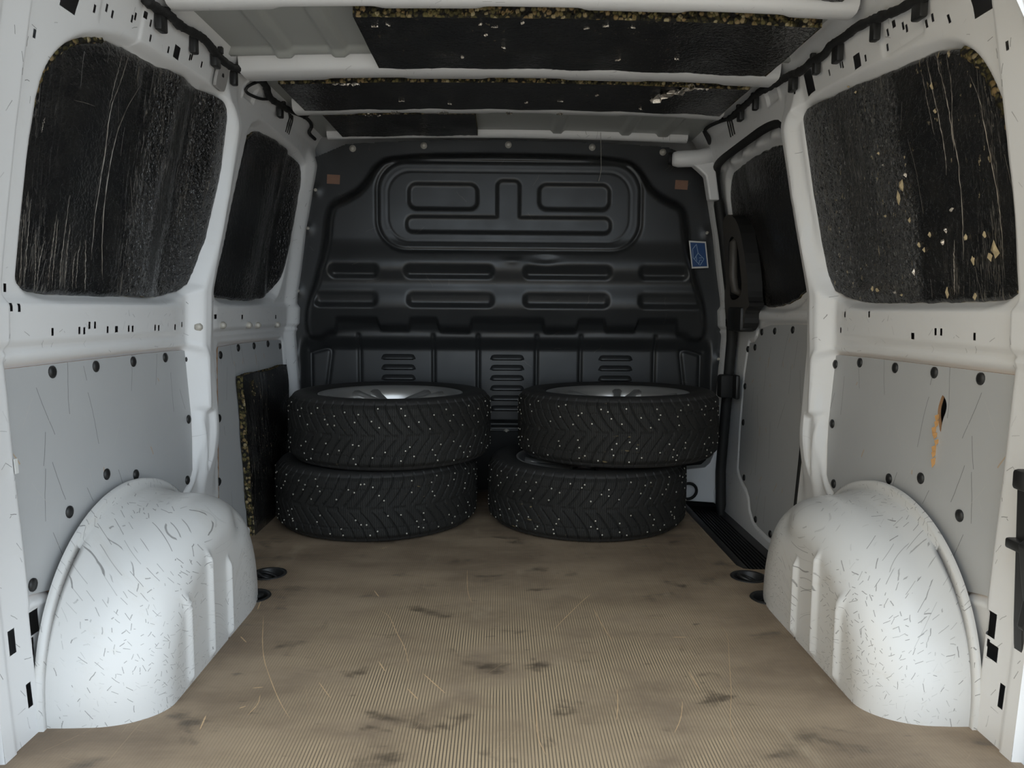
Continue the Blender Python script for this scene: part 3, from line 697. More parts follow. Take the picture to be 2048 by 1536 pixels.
for x, z in B_COPPER:
    y = yb(x, z); V = [(x + a, yb(x + a, z + b) - .002, z + b) for a, b in ((-.024, -.016), (.024, -.018), (.026, .016), (-.022, .018))]
    mesh('adhesive_pad', V, [(0, 1, 2, 3)], M['copper'], bulk)
# dark kick panel under the bulkhead
tag(box('wall_kick', (-.80, 2.885, -.02), (.80, 2.90, .23), M['blackmatt'], None, .002), kind='structure')

# ---------------------------------------------------------------- floor
from mathutils.geometry import delaunay_2d_cdt
def fill(outer, holes):
    vs = []; es = []; loops = [outer] + holes
    for lp in loops:
        b = len(vs); vs += [Vector((float(a), float(c))) for a, c in lp]; es += [(b + i, b + (i + 1) % len(lp)) for i in range(len(lp))]
    v, e, f, _, _, _ = delaunay_2d_cdt(vs, es, [], 0, 1e-6)
    v = np.array([(p.x, p.y) for p in v]); f = np.array([t for t in f])
    c = v[f].mean(1); ok = sdf(outer, c[:, 0], c[:, 1]) > 0
    for h in holes: ok &= sdf(h, c[:, 0], c[:, 1]) < 0
    return v, f[ok]
def plate(name, outer, holes, to3, thick_vec, mats, parent=None):
    """flat board with holes: face mats[0], cut edges mats[1]"""
    outer = [tuple(p) for p in outer]; holes = [[tuple(p) for p in h] for h in holes]
    v, f = fill(outer, holes); V = [to3(a, b) for a, b in v]; n = len(V); tv = np.array(thick_vec, float)
    V = V + [tuple(np.array(p) + tv) for p in V]; U = [tuple(p) for p in v] * 2
    F = [tuple(t) for t in f] + [tuple(t[::-1] + n) for t in f]; MI = [0] * (2 * len(f))
    cnt = {}
    for t in f:
        for a, b in ((t[0], t[1]), (t[1], t[2]), (t[2], t[0])): cnt.setdefault(tuple(sorted((a, b))), []).append((a, b))
    for k, l in cnt.items():
        if len(l) == 1: a, b = l[0]; F.append((b, a, a + n, b + n)); MI.append(1)
    o = mesh(name, V, F, mats, parent, False, U, MI)
    bm = bmesh.new(); bm.from_mesh(o.data); bmesh.ops.recalc_face_normals(bm, faces=bm.faces); bm.to_mesh(o.data); bm.free()
    return o
circ = lambda cx, cy, r, n=28: [(cx + r * math.cos(2 * math.pi * k / n), cy + r * math.sin(2 * math.pi * k / n)) for k in range(n)]
RINGS = [(-.634, 1.936), (-.628, 1.779), (.637, 1.918), (.640, 1.770)]
fl_out = [(-.795, 1.02), (.795, 1.02), (.795, 1.975), (.665, 1.978), (.645, 1.985), (.634, 2.01), (.634, 2.88), (-.795, 2.88)]
flo = plate('floor', fl_out, [circ(x, y, .040) for x, y in RINGS], lambda a, b: (a, b, 0.0), (0, 0, -.012), [M['floor'], M['plyedge']])
tag(flo, kind='structure')
tag(box('floor_pan', (-.93, 1.00, -.12), (.93, 3.01, -.10), M['white'], None, 0), kind='structure')
tag(box('rear_sill', (-.93, .985, -.12), (.93, 1.018, -.004), M['black'], None, .006), kind='structure')
for i, pts in enumerate(SCRATCHES):
    p = resample(chaikin(pts, 2, False), 24, False); t = np.gradient(p, axis=0); t /= np.linalg.norm(t, axis=1)[:, None] + 1e-9
    nrm = np.stack([-t[:, 1], t[:, 0]], -1); rng = np.random.RandomState(i)
    wd = (.0018 if len(pts) > 2 else .003) * (1 - np.linspace(-1, 1, 24) ** 4 * .85) * (.6 + .5 * rng.rand(24)) * (.55 if len(pts) > 6 else 1)
    if p[:, 1].max() > 1.04:
        L, R = p + nrm * wd[:, None] / 2, p - nrm * wd[:, None] / 2
        V = [(a, b, .0005) for a, b in L] + [(a, b, .0005) for a, b in R]
        mesh('scratch', V, [(k, k + 1, 25 + k, 24 + k) for k in range(23)], M['scratchy'], flo)
# ---------------------------------------------------------------- load-lashing cups in the floor
def lash(x, y, rot, label):
    e = empty('tie_down_cup', (x, y, 0), label, 'tie-down', 'floor tie-down cups')
    lathe('cup', [(.047, .0008), (.046, .003), (.041, .0035), (.0385, .001), (.037, -.018), (.030, -.026), (.0, -.028)], M['black'], e, 36)
    pts = [(.024 * math.cos(a) - .002, .024 * math.sin(a), -.004 - .010 * math.cos(a)) for a in np.linspace(0, 2 * math.pi, 25)]
    V, F = tube_data(pts, .0042, 8, False); mesh('lashing_ring', V, F, M['black'], e)
    box('ring_saddle', (-.034, -.012, -.026), (-.016, .012, -.008), M['black'], e, .002)
    e.rotation_euler = (0, 0, rot); return e
lash(*RINGS[0], .4, 'black tie-down cup in the floor ahead of the wheel arch, on the leaning board side')
lash(*RINGS[1], 2.6, 'black tie-down cup half hidden by the wheel arch, on the leaning board side')
lash(*RINGS[2], .2, 'black tie-down cup at the corner of the black door step')
lash(*RINGS[3], 2.2, 'black tie-down cup against the wheel arch, on the door step side')
# ---------------------------------------------------------------- door step
st = empty('door_step', (.72, 2.4, -.1), 'black ribbed plastic step well below the sliding door', 'step')
place(box('tray', (.636, 1.985, -.09), (.86, 2.88, -.062), M['black'], None, .004), st)
place(box('edge_strip', (.634, 2.00, -.062), (.664, 2.88, -.004), M['black'], None, .004), st)
place(box('end_strip', (.640, 1.980, -.062), (.84, 1.998, -.006), M['black'], None, .004), st)
for k in range(11):
    x = .684 + k * .0115
    place(box('rib', (x, 2.02, -.064), (x + .005, 2.80, -.056), M['black'], None, .001), st)
place(box('riser', (.664, 2.865, -.062), (.84, 2.88, .02), M['black'], None, .004), st)
# white foot of the front post with its grab hoop
pf = empty('post_foot', (.76, 2.80, 0), 'white painted foot of the door post behind the wheels', 'post')
place(prism('plate', [(.800, .236), (.806, .240), (.822, .240), (.826, .230), (.818, -.030), (.690, -.022), (.680, .10), (.758, .108), (.776, .125), (.790, .16)], 1, 2.800, 2.86, M['white'], None, .003), pf)
V, F = tube_data([(.812, 2.802, .215), (.812, 2.797, .215)], .006, 10); place(mesh('bolt_hole', V, F, M['blackmatt']), pf)
pts = [(.690 + .032 * math.sin(a), 2.775 - .008 * math.cos(a), .022 + .032 * math.cos(a)) for a in np.linspace(0, 2 * math.pi, 33)]
V, F = tube_data(pts, .0055, 8, False)
tag(mesh('rubber_hoop', V, F, M['blackmatt']), 'black rubber hoop hanging on the white post foot behind a wheel', 'hoop')

# ---------------------------------------------------------------- wheel arches
def arch(s, yc, xin, label):
    nph, a0 = 220, .345
    tt = []                                                     # (distance in from wall, radial scale, height scale)
    tt += [(0.0, 1.03, 1.005), (.010, 1.03, 1.005), (.013, 1.02, .995), (.013, .985, .945)]
    tt += [(.013 + .05 * k / 5, 1.0, (.985 + .015 * k / 5) * 0 + .945 - .035 * (k / 5) ** 1.4) for k in range(1, 6)]
    full = .812 - xin; r0 = full - .115
    tt += [(.063 + (r0 - .063) * k / 6, 1.0 - .004 * k / 6, .910 - .005 * k / 6) for k in range(1, 7)]
    for k in range(1, 17):
        th = k / 16 * math.pi / 2
        tt.append((r0 + .115 * math.sin(th), .996 - .24 * (1 - math.cos(th)), .905 - .24 * (1 - math.cos(th))))
    tt += [(full, (.756) * (1 - k / 60), .665 * (1 - k / 60)) for k in range(1, 60)]
    P = []; UV = []
    for ph in np.linspace(0, math.pi, nph):
        row = []; ur = []; L = 0
        for k, (sd, qa, qb) in enumerate(tt):
            wf = float(ss(-math.cos(ph), .0, .9)); qf = qa if sd <= r0 else (.996 - .60 * (1 - math.sqrt(max(0, 1 - ((sd - r0) / .115) ** 2))) if sd < full - 1e-6 else .396 * qa / .756)
            y = yc - a0 * (qa * (1 - wf) + qf * wf) * math.cos(ph); z = .335 * qb * math.sin(ph) ** .92
            x = .812 - sd
            if k < 4: x = float(W(z)) - .012 - (0 if k == 0 else .012)
            if sd >= full - .02:
                for yr, zt in ((yc - .20, .185), (yc - .095, .230), (yc + .005, .185)):
                    x -= .010 * math.exp(-((y - yr) / .0065) ** 2) * float(ss(zt - z, 0, .03)) * float(ss(z, .0, .02))
            x += .014 * math.exp(-(((y - yc - .12) / .055) ** 2 + ((z - .225) / .03) ** 2)) * (1 if sd > .09 else 0)   # dent at the shoulder
            row.append((s * x, y, z)); ur.append((y + sd * math.cos(ph) + .3 * s, z + sd * math.sin(ph)))
        P.append(row); UV.append(ur)
    o = grid('wheel_arch', np.array(P), np.array(UV), M['arch'], None, None, s > 0)
    return tag(o, label, 'wheel arch', 'wheel arches')
ar_l = arch(-1, 1.545, .598, 'scuffed white steel wheel arch on the leaning board side of the floor')
ar_r = arch(1, 1.545, .614, 'badly scratched white steel wheel arch on the door step side of the floor')
# ---------------------------------------------------------------- grey plywood lining panels
def disc(name, x0, x1, y, z, r, mat, parent, n=14):
    V, F = tube_data([(x0, y, z), (x0 + (x1 - x0) * .6, y, z), (x1, y, z)], [r, r, r * .55], n); return mesh(name, V, F, mat, parent)
def lining(outline, holes, s, off, clips, label, loc):
    e = empty('lining_panel', loc, label, 'wall panel', 'grey plywood lining panels')
    xf = lambda z: s * (.80 + .05 * z + off)
    b = place(plate('board', outline, holes, lambda a, c: (xf(c), a, c), (s * .006, 0, 0), [M['grey'], M['plyedge']]), e)
    for y, z in clips:
        x = xf(z); place(disc('fastener', x + s * .002, x - s * .005, y, z, .0115, M['black'], None), e)
    return e
def inset(poly, d):
    p = chaikin(poly, 1); c = np.roll(p, -1, 0) - np.roll(p, 1, 0); L = np.linalg.norm(c, axis=1)[:, None] + 1e-9
    n = np.stack([-c[:, 1], c[:, 0]], -1) / L
    area = np.sum(p[:, 0] * np.roll(p[:, 1], -1) - np.roll(p[:, 0], -1) * p[:, 1])
    return p + n * d * (1 if area > 0 else -1)
lining(inset(L_PANEL, .002), [], -1, .0025, L_CLIPS_REAR, 'light grey plywood panel above the wheel arch, unbroken surface', (-.81, 1.55, .3))
lining(inset(L_PANEL2, .002), [], -1, .0025, [(y, z) for y, z in L_CLIPS_FRONT], 'grey plywood panel behind the leaning black foam board', (-.81, 2.45, .0))
TEAR = resample(chaikin([(y, z) for y, z in R_TEAR], 2), 26); TEAR = TEAR.mean(0) + (TEAR - TEAR.mean(0)) * np.array([1.7, 1.08])
pr = lining(inset(R_PANEL, .002), [TEAR], 1, .0025, R_CLIPS_REAR, 'scratched grey plywood panel with a torn splintered hole', (.81, 1.55, .3))
rng = random.Random(4)
for k in range(8):
    z = .505 - .012 * k - (.0 if k > 4 else 0); y = (1.431 if k < 4 else 1.424) + rng.uniform(-.004, .004); w_ = rng.uniform(.0004, .0012); h = rng.uniform(.010, .024)
    x = .80 + .05 * z - .002
    V = [(x + .004, y - w_, z), (x - .004, y + w_ * .6, z - .2 * h), (x - .001, y + w_ * .2, z - h), (x + .004, y - w_, z - .6 * h), (x + .006, y, z - .4 * h)]
    place(mesh('splinter', V, [(0, 1, 2), (0, 2, 3), (0, 4, 1), (1, 4, 2), (2, 4, 3), (3, 4, 0)], M['splinter'], None, False), pr)
lining(inset(D_PANEL, .002), [], 1, .042 + .0025, [(min(y, 2.70), z) for y, z in [(2.57, .63), (2.45, .637), (2.30, .645), (2.17, .645), (2.70, .565), (2.625, .575), (2.155, .55), (2.695, .43), (2.68, .30), (2.125, .38), (2.62, .11), (2.095, .15), (2.47, -.0), (2.33, -.008), (2.20, -.008)]],
       'grey plywood panel on the inside of the sliding door', (.85, 2.4, 0))

# ---------------------------------------------------------------- foil-faced foam sheets on the windows
def sheet(outline, fx, mat, s, label, thick=.013, wob=.004, parentloc=None):
    o = slab('insulation_sheet', outline, fx, [M[mat], M['foam']], thick, 34, 260, None, s, wob)
    return tag(o, label, 'insulation', 'foil faced foam sheets in the window openings')
wav = lambda Y, Z, a, k: a * np.sin(Y * k + 2 * np.sin(Z * 3)) * np.clip((Z - .7) * 6, 0, 1)
FX_L = lambda Y, Z: W(Z) + .019 + wav(Y, Z, .004, 21) - .034 * ss(Y, 1.875, 1.99) - .010 * np.exp(-((Y - 1.74 - .1 * (Z - .9)) / .045) ** 2)
sheet(L_WIN_REAR, FX_L, 'foilA', -1, 'large black foil sheet with drawn creases in the window above the unbroken grey panel')
sheet(L_WIN2[::4], lambda Y, Z: W(Z) + .017 + wav(Y, Z, .006, 17) - .022 * ss(Y, 2.64, 2.77) - .008 * np.exp(-((Y - 2.60) / .03) ** 2), 'foilB', -1, 'black foil sheet in the window beside the bulkhead, above the leaning board')
FX_R = lambda Y, Z: W(Z) + .019 + wav(Y, Z, .003, 14) - .024 * ss(Y, 1.80, 1.94)
sr = sheet(R_WIN_REAR, FX_R, 'foilC', 1, 'large black foil sheet torn and flecked with chips, above the splintered panel')
sheet(D_WIN[::3], lambda Y, Z: W(Z) + .042 + .010 + wav(Y, Z, .003, 15), 'foilB', 1, 'black foil sheet in the sliding door window', .010)
# exposed foam strip along the rear edge of the torn sheet
rp = np.array([(1.325, 1.148), (1.300, 1.130), (1.278, 1.108), (1.258, 1.075), (1.240, 1.03), (1.226, .99), (1.218, .95), (1.214, .90)])
V, F = tube_data([(float(W(z)) + .018, y, z) for y, z in resample(chaikin(rp, 2, False), 40, False)], [.010 + .002 * math.sin(k * 2.1) for k in range(40)], 8)
mesh('foam_edge', V, F, M['foam'], sr)
lp_ = np.array([(1.275, .96), (1.280, 1.04), (1.294, 1.088), (1.322, 1.124), (1.357, 1.153), (1.398, 1.174), (1.45, 1.190)])
V, F = tube_data([(-(float(W(z)) + .020), y, z) for y, z in resample(chaikin(lp_, 2, False), 40, False)], [.006 + .0015 * math.sin(k * 2.3) for k in range(40)], 8)
mesh('foam_edge', V, F, M['foam'], [o for o in bpy.data.objects if o.name == 'insulation_sheet'][0])

# drawn creases and torn flecks in the foil
def creases(par, fx, side, lst, seed):
    r = np.random.RandomState(seed)
    for q in lst:
        p = resample(chaikin(q, 2, False), 44, False); p[:, 0] += np.convolve(r.randn(44), np.ones(3) / 3, 'same') * .0014
        w_ = (.00045 if len(q) == 3 else .0007) * (.3 + r.rand(44)) * np.sqrt(np.clip(1 - np.linspace(-1, 1, 44) ** 2, .02, 1))
        V, F = tube_data([(side * (float(fx(np.array([y]), np.array([z]))[0]) - .0006), y, z) for y, z in p], w_, 5)
        mesh('foil_crease', V, F, M['crease'], par)
def flecks(par, fx, side, lst):
    for k, (y, z, a, b) in enumerate(lst):
        r = np.random.RandomState(k + 70); n = 9; V = []; F = []
        a, b = a * .00085, b * .0008
        for i in range(n):
            t = 2 * math.pi * i / n; rr = .45 + .75 * r.rand(); V.append((y + a * rr * math.cos(t), z + b * rr * math.sin(t)))
        V3 = [(side * (float(fx(np.array([p]), np.array([q]))[0]) - .0005 - .002 * r.rand()), p, q) for p, q in V]
        V3.append((side * (float(fx(np.array([y]), np.array([z]))[0]) - .006), y, z))
        mesh('torn_fleck', V3, [(i, (i + 1) % n, n) for i in range(n)], M['silverfoil' if k % 4 == 2 else 'chip'], par, False)
creases([o for o in bpy.data.objects if o.name == 'insulation_sheet'][0], FX_L, -1, CREASES_L, 1)
creases(sr, FX_R, 1, CREASES_R, 2)
flecks(sr, FX_R, 1, FLECKS_R)

# ---------------------------------------------------------------- foam slabs under the roof
def crumple(name, cx, cy, cz, lx, ly, rot, parent, mat='silverfoil', seed=1, hgt=.012):
    r = np.random.RandomState(seed); n, m = 12, 7
    A, B = np.meshgrid(np.linspace(-.5, .5, n), np.linspace(-.5, .5, m), indexing='ij')
    e = np.sqrt(np.clip(1 - (2 * A) ** 2, .05, 1))
    X = A * lx; Y = B * ly * e + .1 * ly * r.randn(n, m); Z = -hgt * r.rand(n, m)
    c, s = math.cos(rot), math.sin(rot)
    P = np.stack([cx + X * c - Y * s, cy + X * s + Y * c, cz + Z], -1)
    o = grid(name, P, P[..., :2], M[mat], parent); o.data.polygons.foreach_set('use_smooth', [False] * len(o.data.polygons)); return o
def roof_slab(x0, x1, y0, y1, zf, label, foamback=True, skew=0.0):
    xs = np.linspace(x0, x1, 150); ys = np.linspace(0, 1, 28); r = np.random.RandomState(int(abs(x0) * 1000) + 3)
    ej = np.convolve(r.randn(150), np.ones(3) / 3, 'same') * .0022; ej2 = np.convolve(r.randn(150), np.ones(4) / 4, 'same') * .003
    A, T = np.meshgrid(xs, ys, indexing='ij'); B = (y0 + ej)[:, None] * (1 - T) + (y1 + ej2)[:, None] * T
    A = A + skew * T * np.exp(-((A - x0) / .05) ** 2)
    Z = zf + crown(A) + .0015 * np.sin(A * 31) * np.sin(B * 23)
    P = np.stack([A, B, Z], -1)
    o = grid('roof_insulation_slab', P, np.stack([A, B], -1), M['foilR'], None, None, True)
    tag(o, label, 'insulation', 'foil faced foam slabs under the roof')
    # cut foam face towards the rear doors: lumpy chips
    nz = 9; r = np.random.RandomState(8); XX = np.linspace(x0, x1, 300)
    e0 = np.interp(XX, xs, y0 + ej)
    Q = np.array([[(x, e0[k] - .003 - .004 * r.rand() * (0 < j < nz - 1), zf + float(crown(x)) - .0015 + (.040) * j / (nz - 1)) for j in range(nz)] for k, x in enumerate(XX)])
    fe = grid('foam_edge', Q, Q[..., [0, 2]], M['foam'], o)
    fe.data.polygons.foreach_set('use_smooth', [False] * len(fe.data.polygons))
    for xe, fl_ in ((x0, True), (x1, False)):
        V = [(xe, y0, zf + float(crown(xe))), (xe, y1, zf + float(crown(xe))), (xe, y1, zf + .036 + float(crown(xe))), (xe, y0, zf + .036 + float(crown(xe)))]
        mesh('cut_end', V, [(0, 1, 2, 3)], M['foam'], o, False)
    return o
s0 = roof_slab(.15, .655, 1.20, 1.555, 1.330, 'black foil foam slab under the roof behind the rearmost roof beam')
s1 = roof_slab(-.337, .655, 1.652, 1.990, 1.314, 'widest black foil foam slab under the roof, beside bare ribbed metal', skew=.0)
s2 = roof_slab(-.630, .655, 2.118, 2.396, 1.318, 'black foil foam slab between roof beams with a crumpled silver tear')
s3 = roof_slab(-.600, -.110, 2.500, 2.805, 1.330, 'short black foil foam slab against the top of the bulkhead')
crumple('foil_tear', .455, 2.180, 1.320, .165, .045, -1.05, s2, seed=3, hgt=.018)
crumple('foil_tear', .52, 2.125, 1.318, .07, .02, .2, s2, seed=5)
crumple('foil_tear', -.45, 2.130, 1.320, .075, .022, .0, s2, seed=6)
crumple('foil_tear', -.555, 2.130, 1.320, .02, .015, .3, s2, seed=7)
crumple('foil_tear', -.44, 2.505, 1.332, .05, .02, .1, s3, seed=8)
crumple('foam_patch', .338, 1.760, 1.3285, .05, .055, .5, s1, 'foam', 9, .005)
crumple('foam_patch', .335, 1.73, 1.3285, .012, .05, .1, s1, 'foam', 19, .004)
for k, (x, y) in enumerate([(-.30, 1.70), (-.27, 1.69), (-.07, 1.685), (-.04, 1.70), (-.02, 1.83), (.02, 1.675), (.20, 1.685), (.26, 1.688), (-.06, 1.75), (.26, 1.90), (.40, 1.88), (-.12, 1.90), (.16, 1.70)]):
    crumple('foil_fleck', x, y, 1.314 + float(crown(x)) + .0005, .014, .007, k, s1, seed=30 + k, hgt=.004)
for k, (x, y) in enumerate([(-.32, 2.30), (-.18, 2.33), (.05, 2.31), (.15, 2.29), (.40, 2.35), (.25, 2.22)]):
    crumple('foil_fleck', x, y, 1.318 + float(crown(x)) + .0005, .018, .008, k, s2, seed=60 + k, hgt=.004)
for x, w_ in ((-.36, .03), (-.21, .035), (.0, .02), (.16, .02)):
    crumple('tape_scrap', x, 2.445, 1.3225 + float(crown(x)), w_, .04, 0, b3, seed=int(90 + x * 40), hgt=.004)

# ---------------------------------------------------------------- leaning foam board
lb = empty('foam_board', (-.79, 2.45, 0), 'offcut of black foil foam board leaning against the wall beside the stacked wheels', 'foam board')
ys = np.linspace(0, 1, 30); zs = np.linspace(0, .495, 50); r = np.random.RandomState(2)
A, B = np.meshgrid(ys, zs, indexing='ij')
yy = 2.275 + .02 * (1 - B / .495) * 0 + A * .47; zz = B * (1 + .0 * A) + .004 * np.sin(A * 9) * (B > .4)
lean = -.780 - .022 * B / .495
P = np.stack([lean + .002 * np.sin(B * 40) * np.sin(A * 11), yy + .004 * np.sin(B * 37) * (A < .02) - .10 * 0 * B, zz], -1)
place(grid('foil_face', P, np.stack([yy, zz], -1), M['foilC'], None, None, False), lb)
Q = np.array([[(-.780 - .022 * z / .495 - .020 * t, 2.275 + .004 * math.sin(z * 37) - .003 * r.rand(), z) for t in np.linspace(0, 1, 8)] for z in np.linspace(0, .495, 120)])
fe = place(grid('foam_edge', Q, Q[..., [0, 2]], M['foam']), lb); fe.data.polygons.foreach_set('use_smooth', [False] * len(fe.data.polygons))
Q = np.array([[(-.802 - .020 * t, y, .495 + .004 * math.sin((y - 2.275) / .47 * 9) - .002 * r.rand()) for t in np.linspace(0, 1, 8)] for y in np.linspace(2.275, 2.745, 60)])
place(grid('foam_edge', Q, Q[..., [0, 1]], M['foam']), lb)
Q = np.array([[(-.800 - .022 * z / .495, y, z) for y in (2.275, 2.745)] for z in (0, .495)]); place(grid('back_face', Q, Q[..., [1, 2]], M['foam']), lb)
o = crumple('torn_corner', 0, 0, 0, .05, .045, .6, None, 'foam', 11, .008); o.rotation_euler = (0, math.radians(90), 0); o.location = (-.797, 2.36, .45); place(o, lb)
o = crumple('foil_fleck', 0, 0, 0, .014, .012, .3, None, 'silverfoil', 12, .006); o.rotation_euler = (0, math.radians(90), 0); o.location = (-.797, 2.52, .40); place(o, lb)

# ---------------------------------------------------------------- wiring along the roof rails
def harness(pts, clips, s, label, extra):
    P = np.array(pts); P[:, 1] = np.minimum(P[:, 1], 2.80 if s < 0 else 2.70)
    e = empty('wiring_harness', (s * .70, 2.1, 1.30), label, 'wiring', 'wiring harnesses on the roof rails')
    p = resample(chaikin(P, 2, False), 150, False); r = np.random.RandomState(5)
    w_ = .0095 * (1 + .10 * r.randn(150)); w_ = np.where(p[:, 1] > 2.45, .006, w_)
    place(tube('loom', p, w_, M['harness'], None, 9), e)
    for k, (x, y, z) in enumerate(clips):
        L = .020 if k % 2 == 0 else .013
        c = box('clip', (-.010, -L * .8, -.028), (.006, L * .8, .010), M['black'], None, .004); c.location = (x - s * .004, y, z); place(c, e)
        t_ = box('clip_tab', (-.006, -.006, .008), (.006, .006, .024), M['black'], None, .002); t_.location = (x - s * .01, y + .012, z); place(t_, e)
    for q, rad in extra:
        place(tube('branch_wire', resample(chaikin(q, 2, False), 40, False), rad, M['harness'], None, 6), e)
    return e
ex = [(np.array(L_LOOP), .0042)]
for k in range(3):
    y = 2.52 + .018 * k; ex.append(([(-.700, y - .05, 1.318), (-.705, y - .03, 1.322), (-.712, y - .005, 1.315), (-.722, y + .0, 1.29), (-.728, y, 1.272)], .0035))
ex.append(([(-.685, 2.60, 1.337), (-.62, 2.48, 1.335), (-.56, 2.43, 1.332), (-.52, 2.425, 1.332)], .006))
harness(L_HARNESS, L_HCLIPS, -1, 'black taped wiring loom on the roof rail above the unbroken grey panel', ex)
ex = []
for k in range(3):
    y = 2.47 + .020 * k; ex.append(([(.700, y - .05, 1.312), (.706, y - .03, 1.318), (.714, y - .005, 1.312), (.722, y, 1.29), (.728, y, 1.268)], .0035))
ex.append(([(.695, 2.50, 1.322), (.62, 2.46, 1.330), (.55, 2.43, 1.332), (.50, 2.425, 1.332)], .005))
harness(R_HARNESS, R_HCLIPS, 1, 'black taped wiring loom on the roof rail above the sliding door', ex)

# ---------------------------------------------------------------- rail bracket over the door
rb = empty('rail_bracket', (.68, 2.76, 1.15), 'white rounded bracket at the top corner between bulkhead and sliding door', 'bracket')
V, F = tube_data([(.590, 2.765, 1.246), (.597, 2.765, 1.246), (.615, 2.765, 1.246), (.69, 2.765, 1.250), (.735, 2.765, 1.262)], [.012, .024, .029, .030, .030], 16); place(mesh('arm', V, F, M['white']), rb)
place(prism('leg', [(.665, 1.225), (.742, 1.235), (.765, 1.10), (.728, 1.10), (.712, 1.185), (.69, 1.205)], 1, 2.745, 2.79, M['white'], None, .006), rb)
V, F = tube_data([(.580, 2.775, 1.25), (.594, 2.772, 1.25)], [.022, .022], 12); place(mesh('rubber_bung', V, F, M['blackmatt']), rb)

# ---------------------------------------------------------------- sliding door handle cover
hc = empty('door_handle', (.80, 2.68, .62), 'dark plastic handle surround', None); hc.parent = door
hp = [(2.75, 1.055), (2.60, 1.02), (2.545, .88), (2.53, .745), (2.50, .72), (2.555, .705), (2.555, .635), (2.70, .625), (2.785, .69), (2.80, .82), (2.80, .97)]
hole = [(2.66, .965), (2.615, .93), (2.60, .80), (2.60, .75), (2.72, .735), (2.735, .80), (2.725, .93), (2.70, .96)]
place(plate('surround', chaikin(hp, 2), [chaikin(hole, 2)], lambda a, c: (.808 - .10 * max(0, c - .8), a, c), (.05, 0, 0), [M['browngrey'], M['black']]), hc)
place(plate('recess', chaikin(hole, 2), [], lambda a, c: (.845 - .10 * max(0, c - .8), a, c), (.01, 0, 0), [M['blackmatt'], M['black']]), hc)
place(tube('grip', [(.805, 2.655, .955), (.792, 2.655, .94), (.792, 2.645, .82), (.800, 2.645, .775), (.83, 2.645, .76)], [.010, .014, .015, .014, .012], M['browngrey'], None, 10), hc)
place(box('lower_block', (.798, 2.57, .632), (.845, 2.72, .715), M['black'], None, .008), hc)
sc_ = empty('striker_clamp', (.80, 2.73, .43), 'black rubber buffer clamped on the door seal above the white post foot', 'buffer')
place(box('body', (.778, 2.70, .385), (.826, 2.755, .470), M['blackmatt'], None, .010), sc_)
place(box('wing', (.822, 2.665, .385), (.838, 2.735, .472), M['black'], None, .006), sc_)

# ---------------------------------------------------------------- sticker
sk = empty('warning_sticker', (.715, yb(.715, .91) - .004, .91), 'small blue and white sticker with folded line drawing on the dark bulkhead', 'sticker')
ys_ = min(yb(x, z) for x, z in STICK) - .002
place(prism('backing', STICK, 1, ys_, ys_ + .001, M['stickw']), sk)
Sk = np.array(STICK)
def sq(u, v, d=0): p = (1 - v) * ((1 - u) * Sk[0] + u * Sk[1]) + v * ((1 - u) * Sk[3] + u * Sk[2]); return (p[0], ys_ - .0004 - d, p[1])
place(mesh('blue_field', [sq(.07, .06), sq(.93, .06), sq(.93, .94), sq(.07, .94)], [(0, 3, 2, 1)], M['stickb']), sk)
for l in ([(.42, .12), (.17, .30), (.14, .62), (.20, .66)], [(.42, .12), (.47, .44)], [(.47, .44), (.20, .66), (.45, .85), (.46, .88)], [(.47, .44), (.78, .66), (.50, .90)], [(.33, .56), (.35, .72)], [(.50, .62), (.66, .62)], [(.55, .70), (.64, .70)], [(.45, .84), (.52, .70)]):
    for (u0, v0), (u1, v1) in zip(l[:-1], l[1:]):
        d = np.array([u1 - u0, (v1 - v0) * 1.6]); d /= np.linalg.norm(d); nu, nv = -d[1] * .016, d[0] * .016 / 1.6
        place(mesh('line', [sq(u0 + nu, v0 + nv, .0003), sq(u1 + nu, v1 + nv, .0003), sq(u1 - nu, v1 - nv, .0003), sq(u0 - nu, v0 - nv, .0003)], [(0, 1, 2, 3)], M['stickl']), sk)
tag(tube('hanging_thread', [(.337, 2.80, 1.345), (.339, 2.80, 1.30), (.340, 2.797, 1.245), (.341, 2.795, 1.215), (.338, 2.794, 1.195), (.332, 2.792, 1.170)], .0009, M['thread'], None, 5), 'thin pale thread hanging from the roof in front of the bulkhead', 'thread')

# ---------------------------------------------------------------- rear door check arm
la = empty('door_latch', (.79, 1.12, 0), 'black steel door latch bar with hooked bracket on the rear opening, door step side', 'latch')
place(prism('bar', [(.776, .44), (.786, .458), (.83, .458), (.84, -.03), (.806, -.03), (.786, .22)], 1, 1.105, 1.128, M['black'], None, .003), la)
place(box('bar_head', (.768, 1.10, .430), (.815, 1.130, .462), M['black'], None, .006), la)
place(prism('hook', [(.766, .350), (.780, .362), (.86, .300), (.86, .275), (.80, .230), (.782, .214), (.773, .220), (.779, .262)], 1, 1.085, 1.102, M['black'], None, .003), la)
place(box('hook_web', (.768, 1.09, .335), (.86, 1.135, .352), M['black'], None, .004), la)
for z in (.30, .265):
    V, F = tube_data([(.795, 1.087, z), (.795, 1.080, z)], .008, 12); place(mesh('rivet', V, F, M['black']), la)
place(box('bar_foot', (.800, 1.10, .03), (.85, 1.135, .075), M['black'], None, .010), la)
lbq = [(1.198, .432), (1.206, .432), (1.206, .456), (1.198, .456)]
tag(prism('barcode_label', lbq, 0, lambda y, z: -float(W(z)) + .0185, lambda y, z: -float(W(z)) + .020, M['label']), 'small white barcode label on the rear post', 'label')

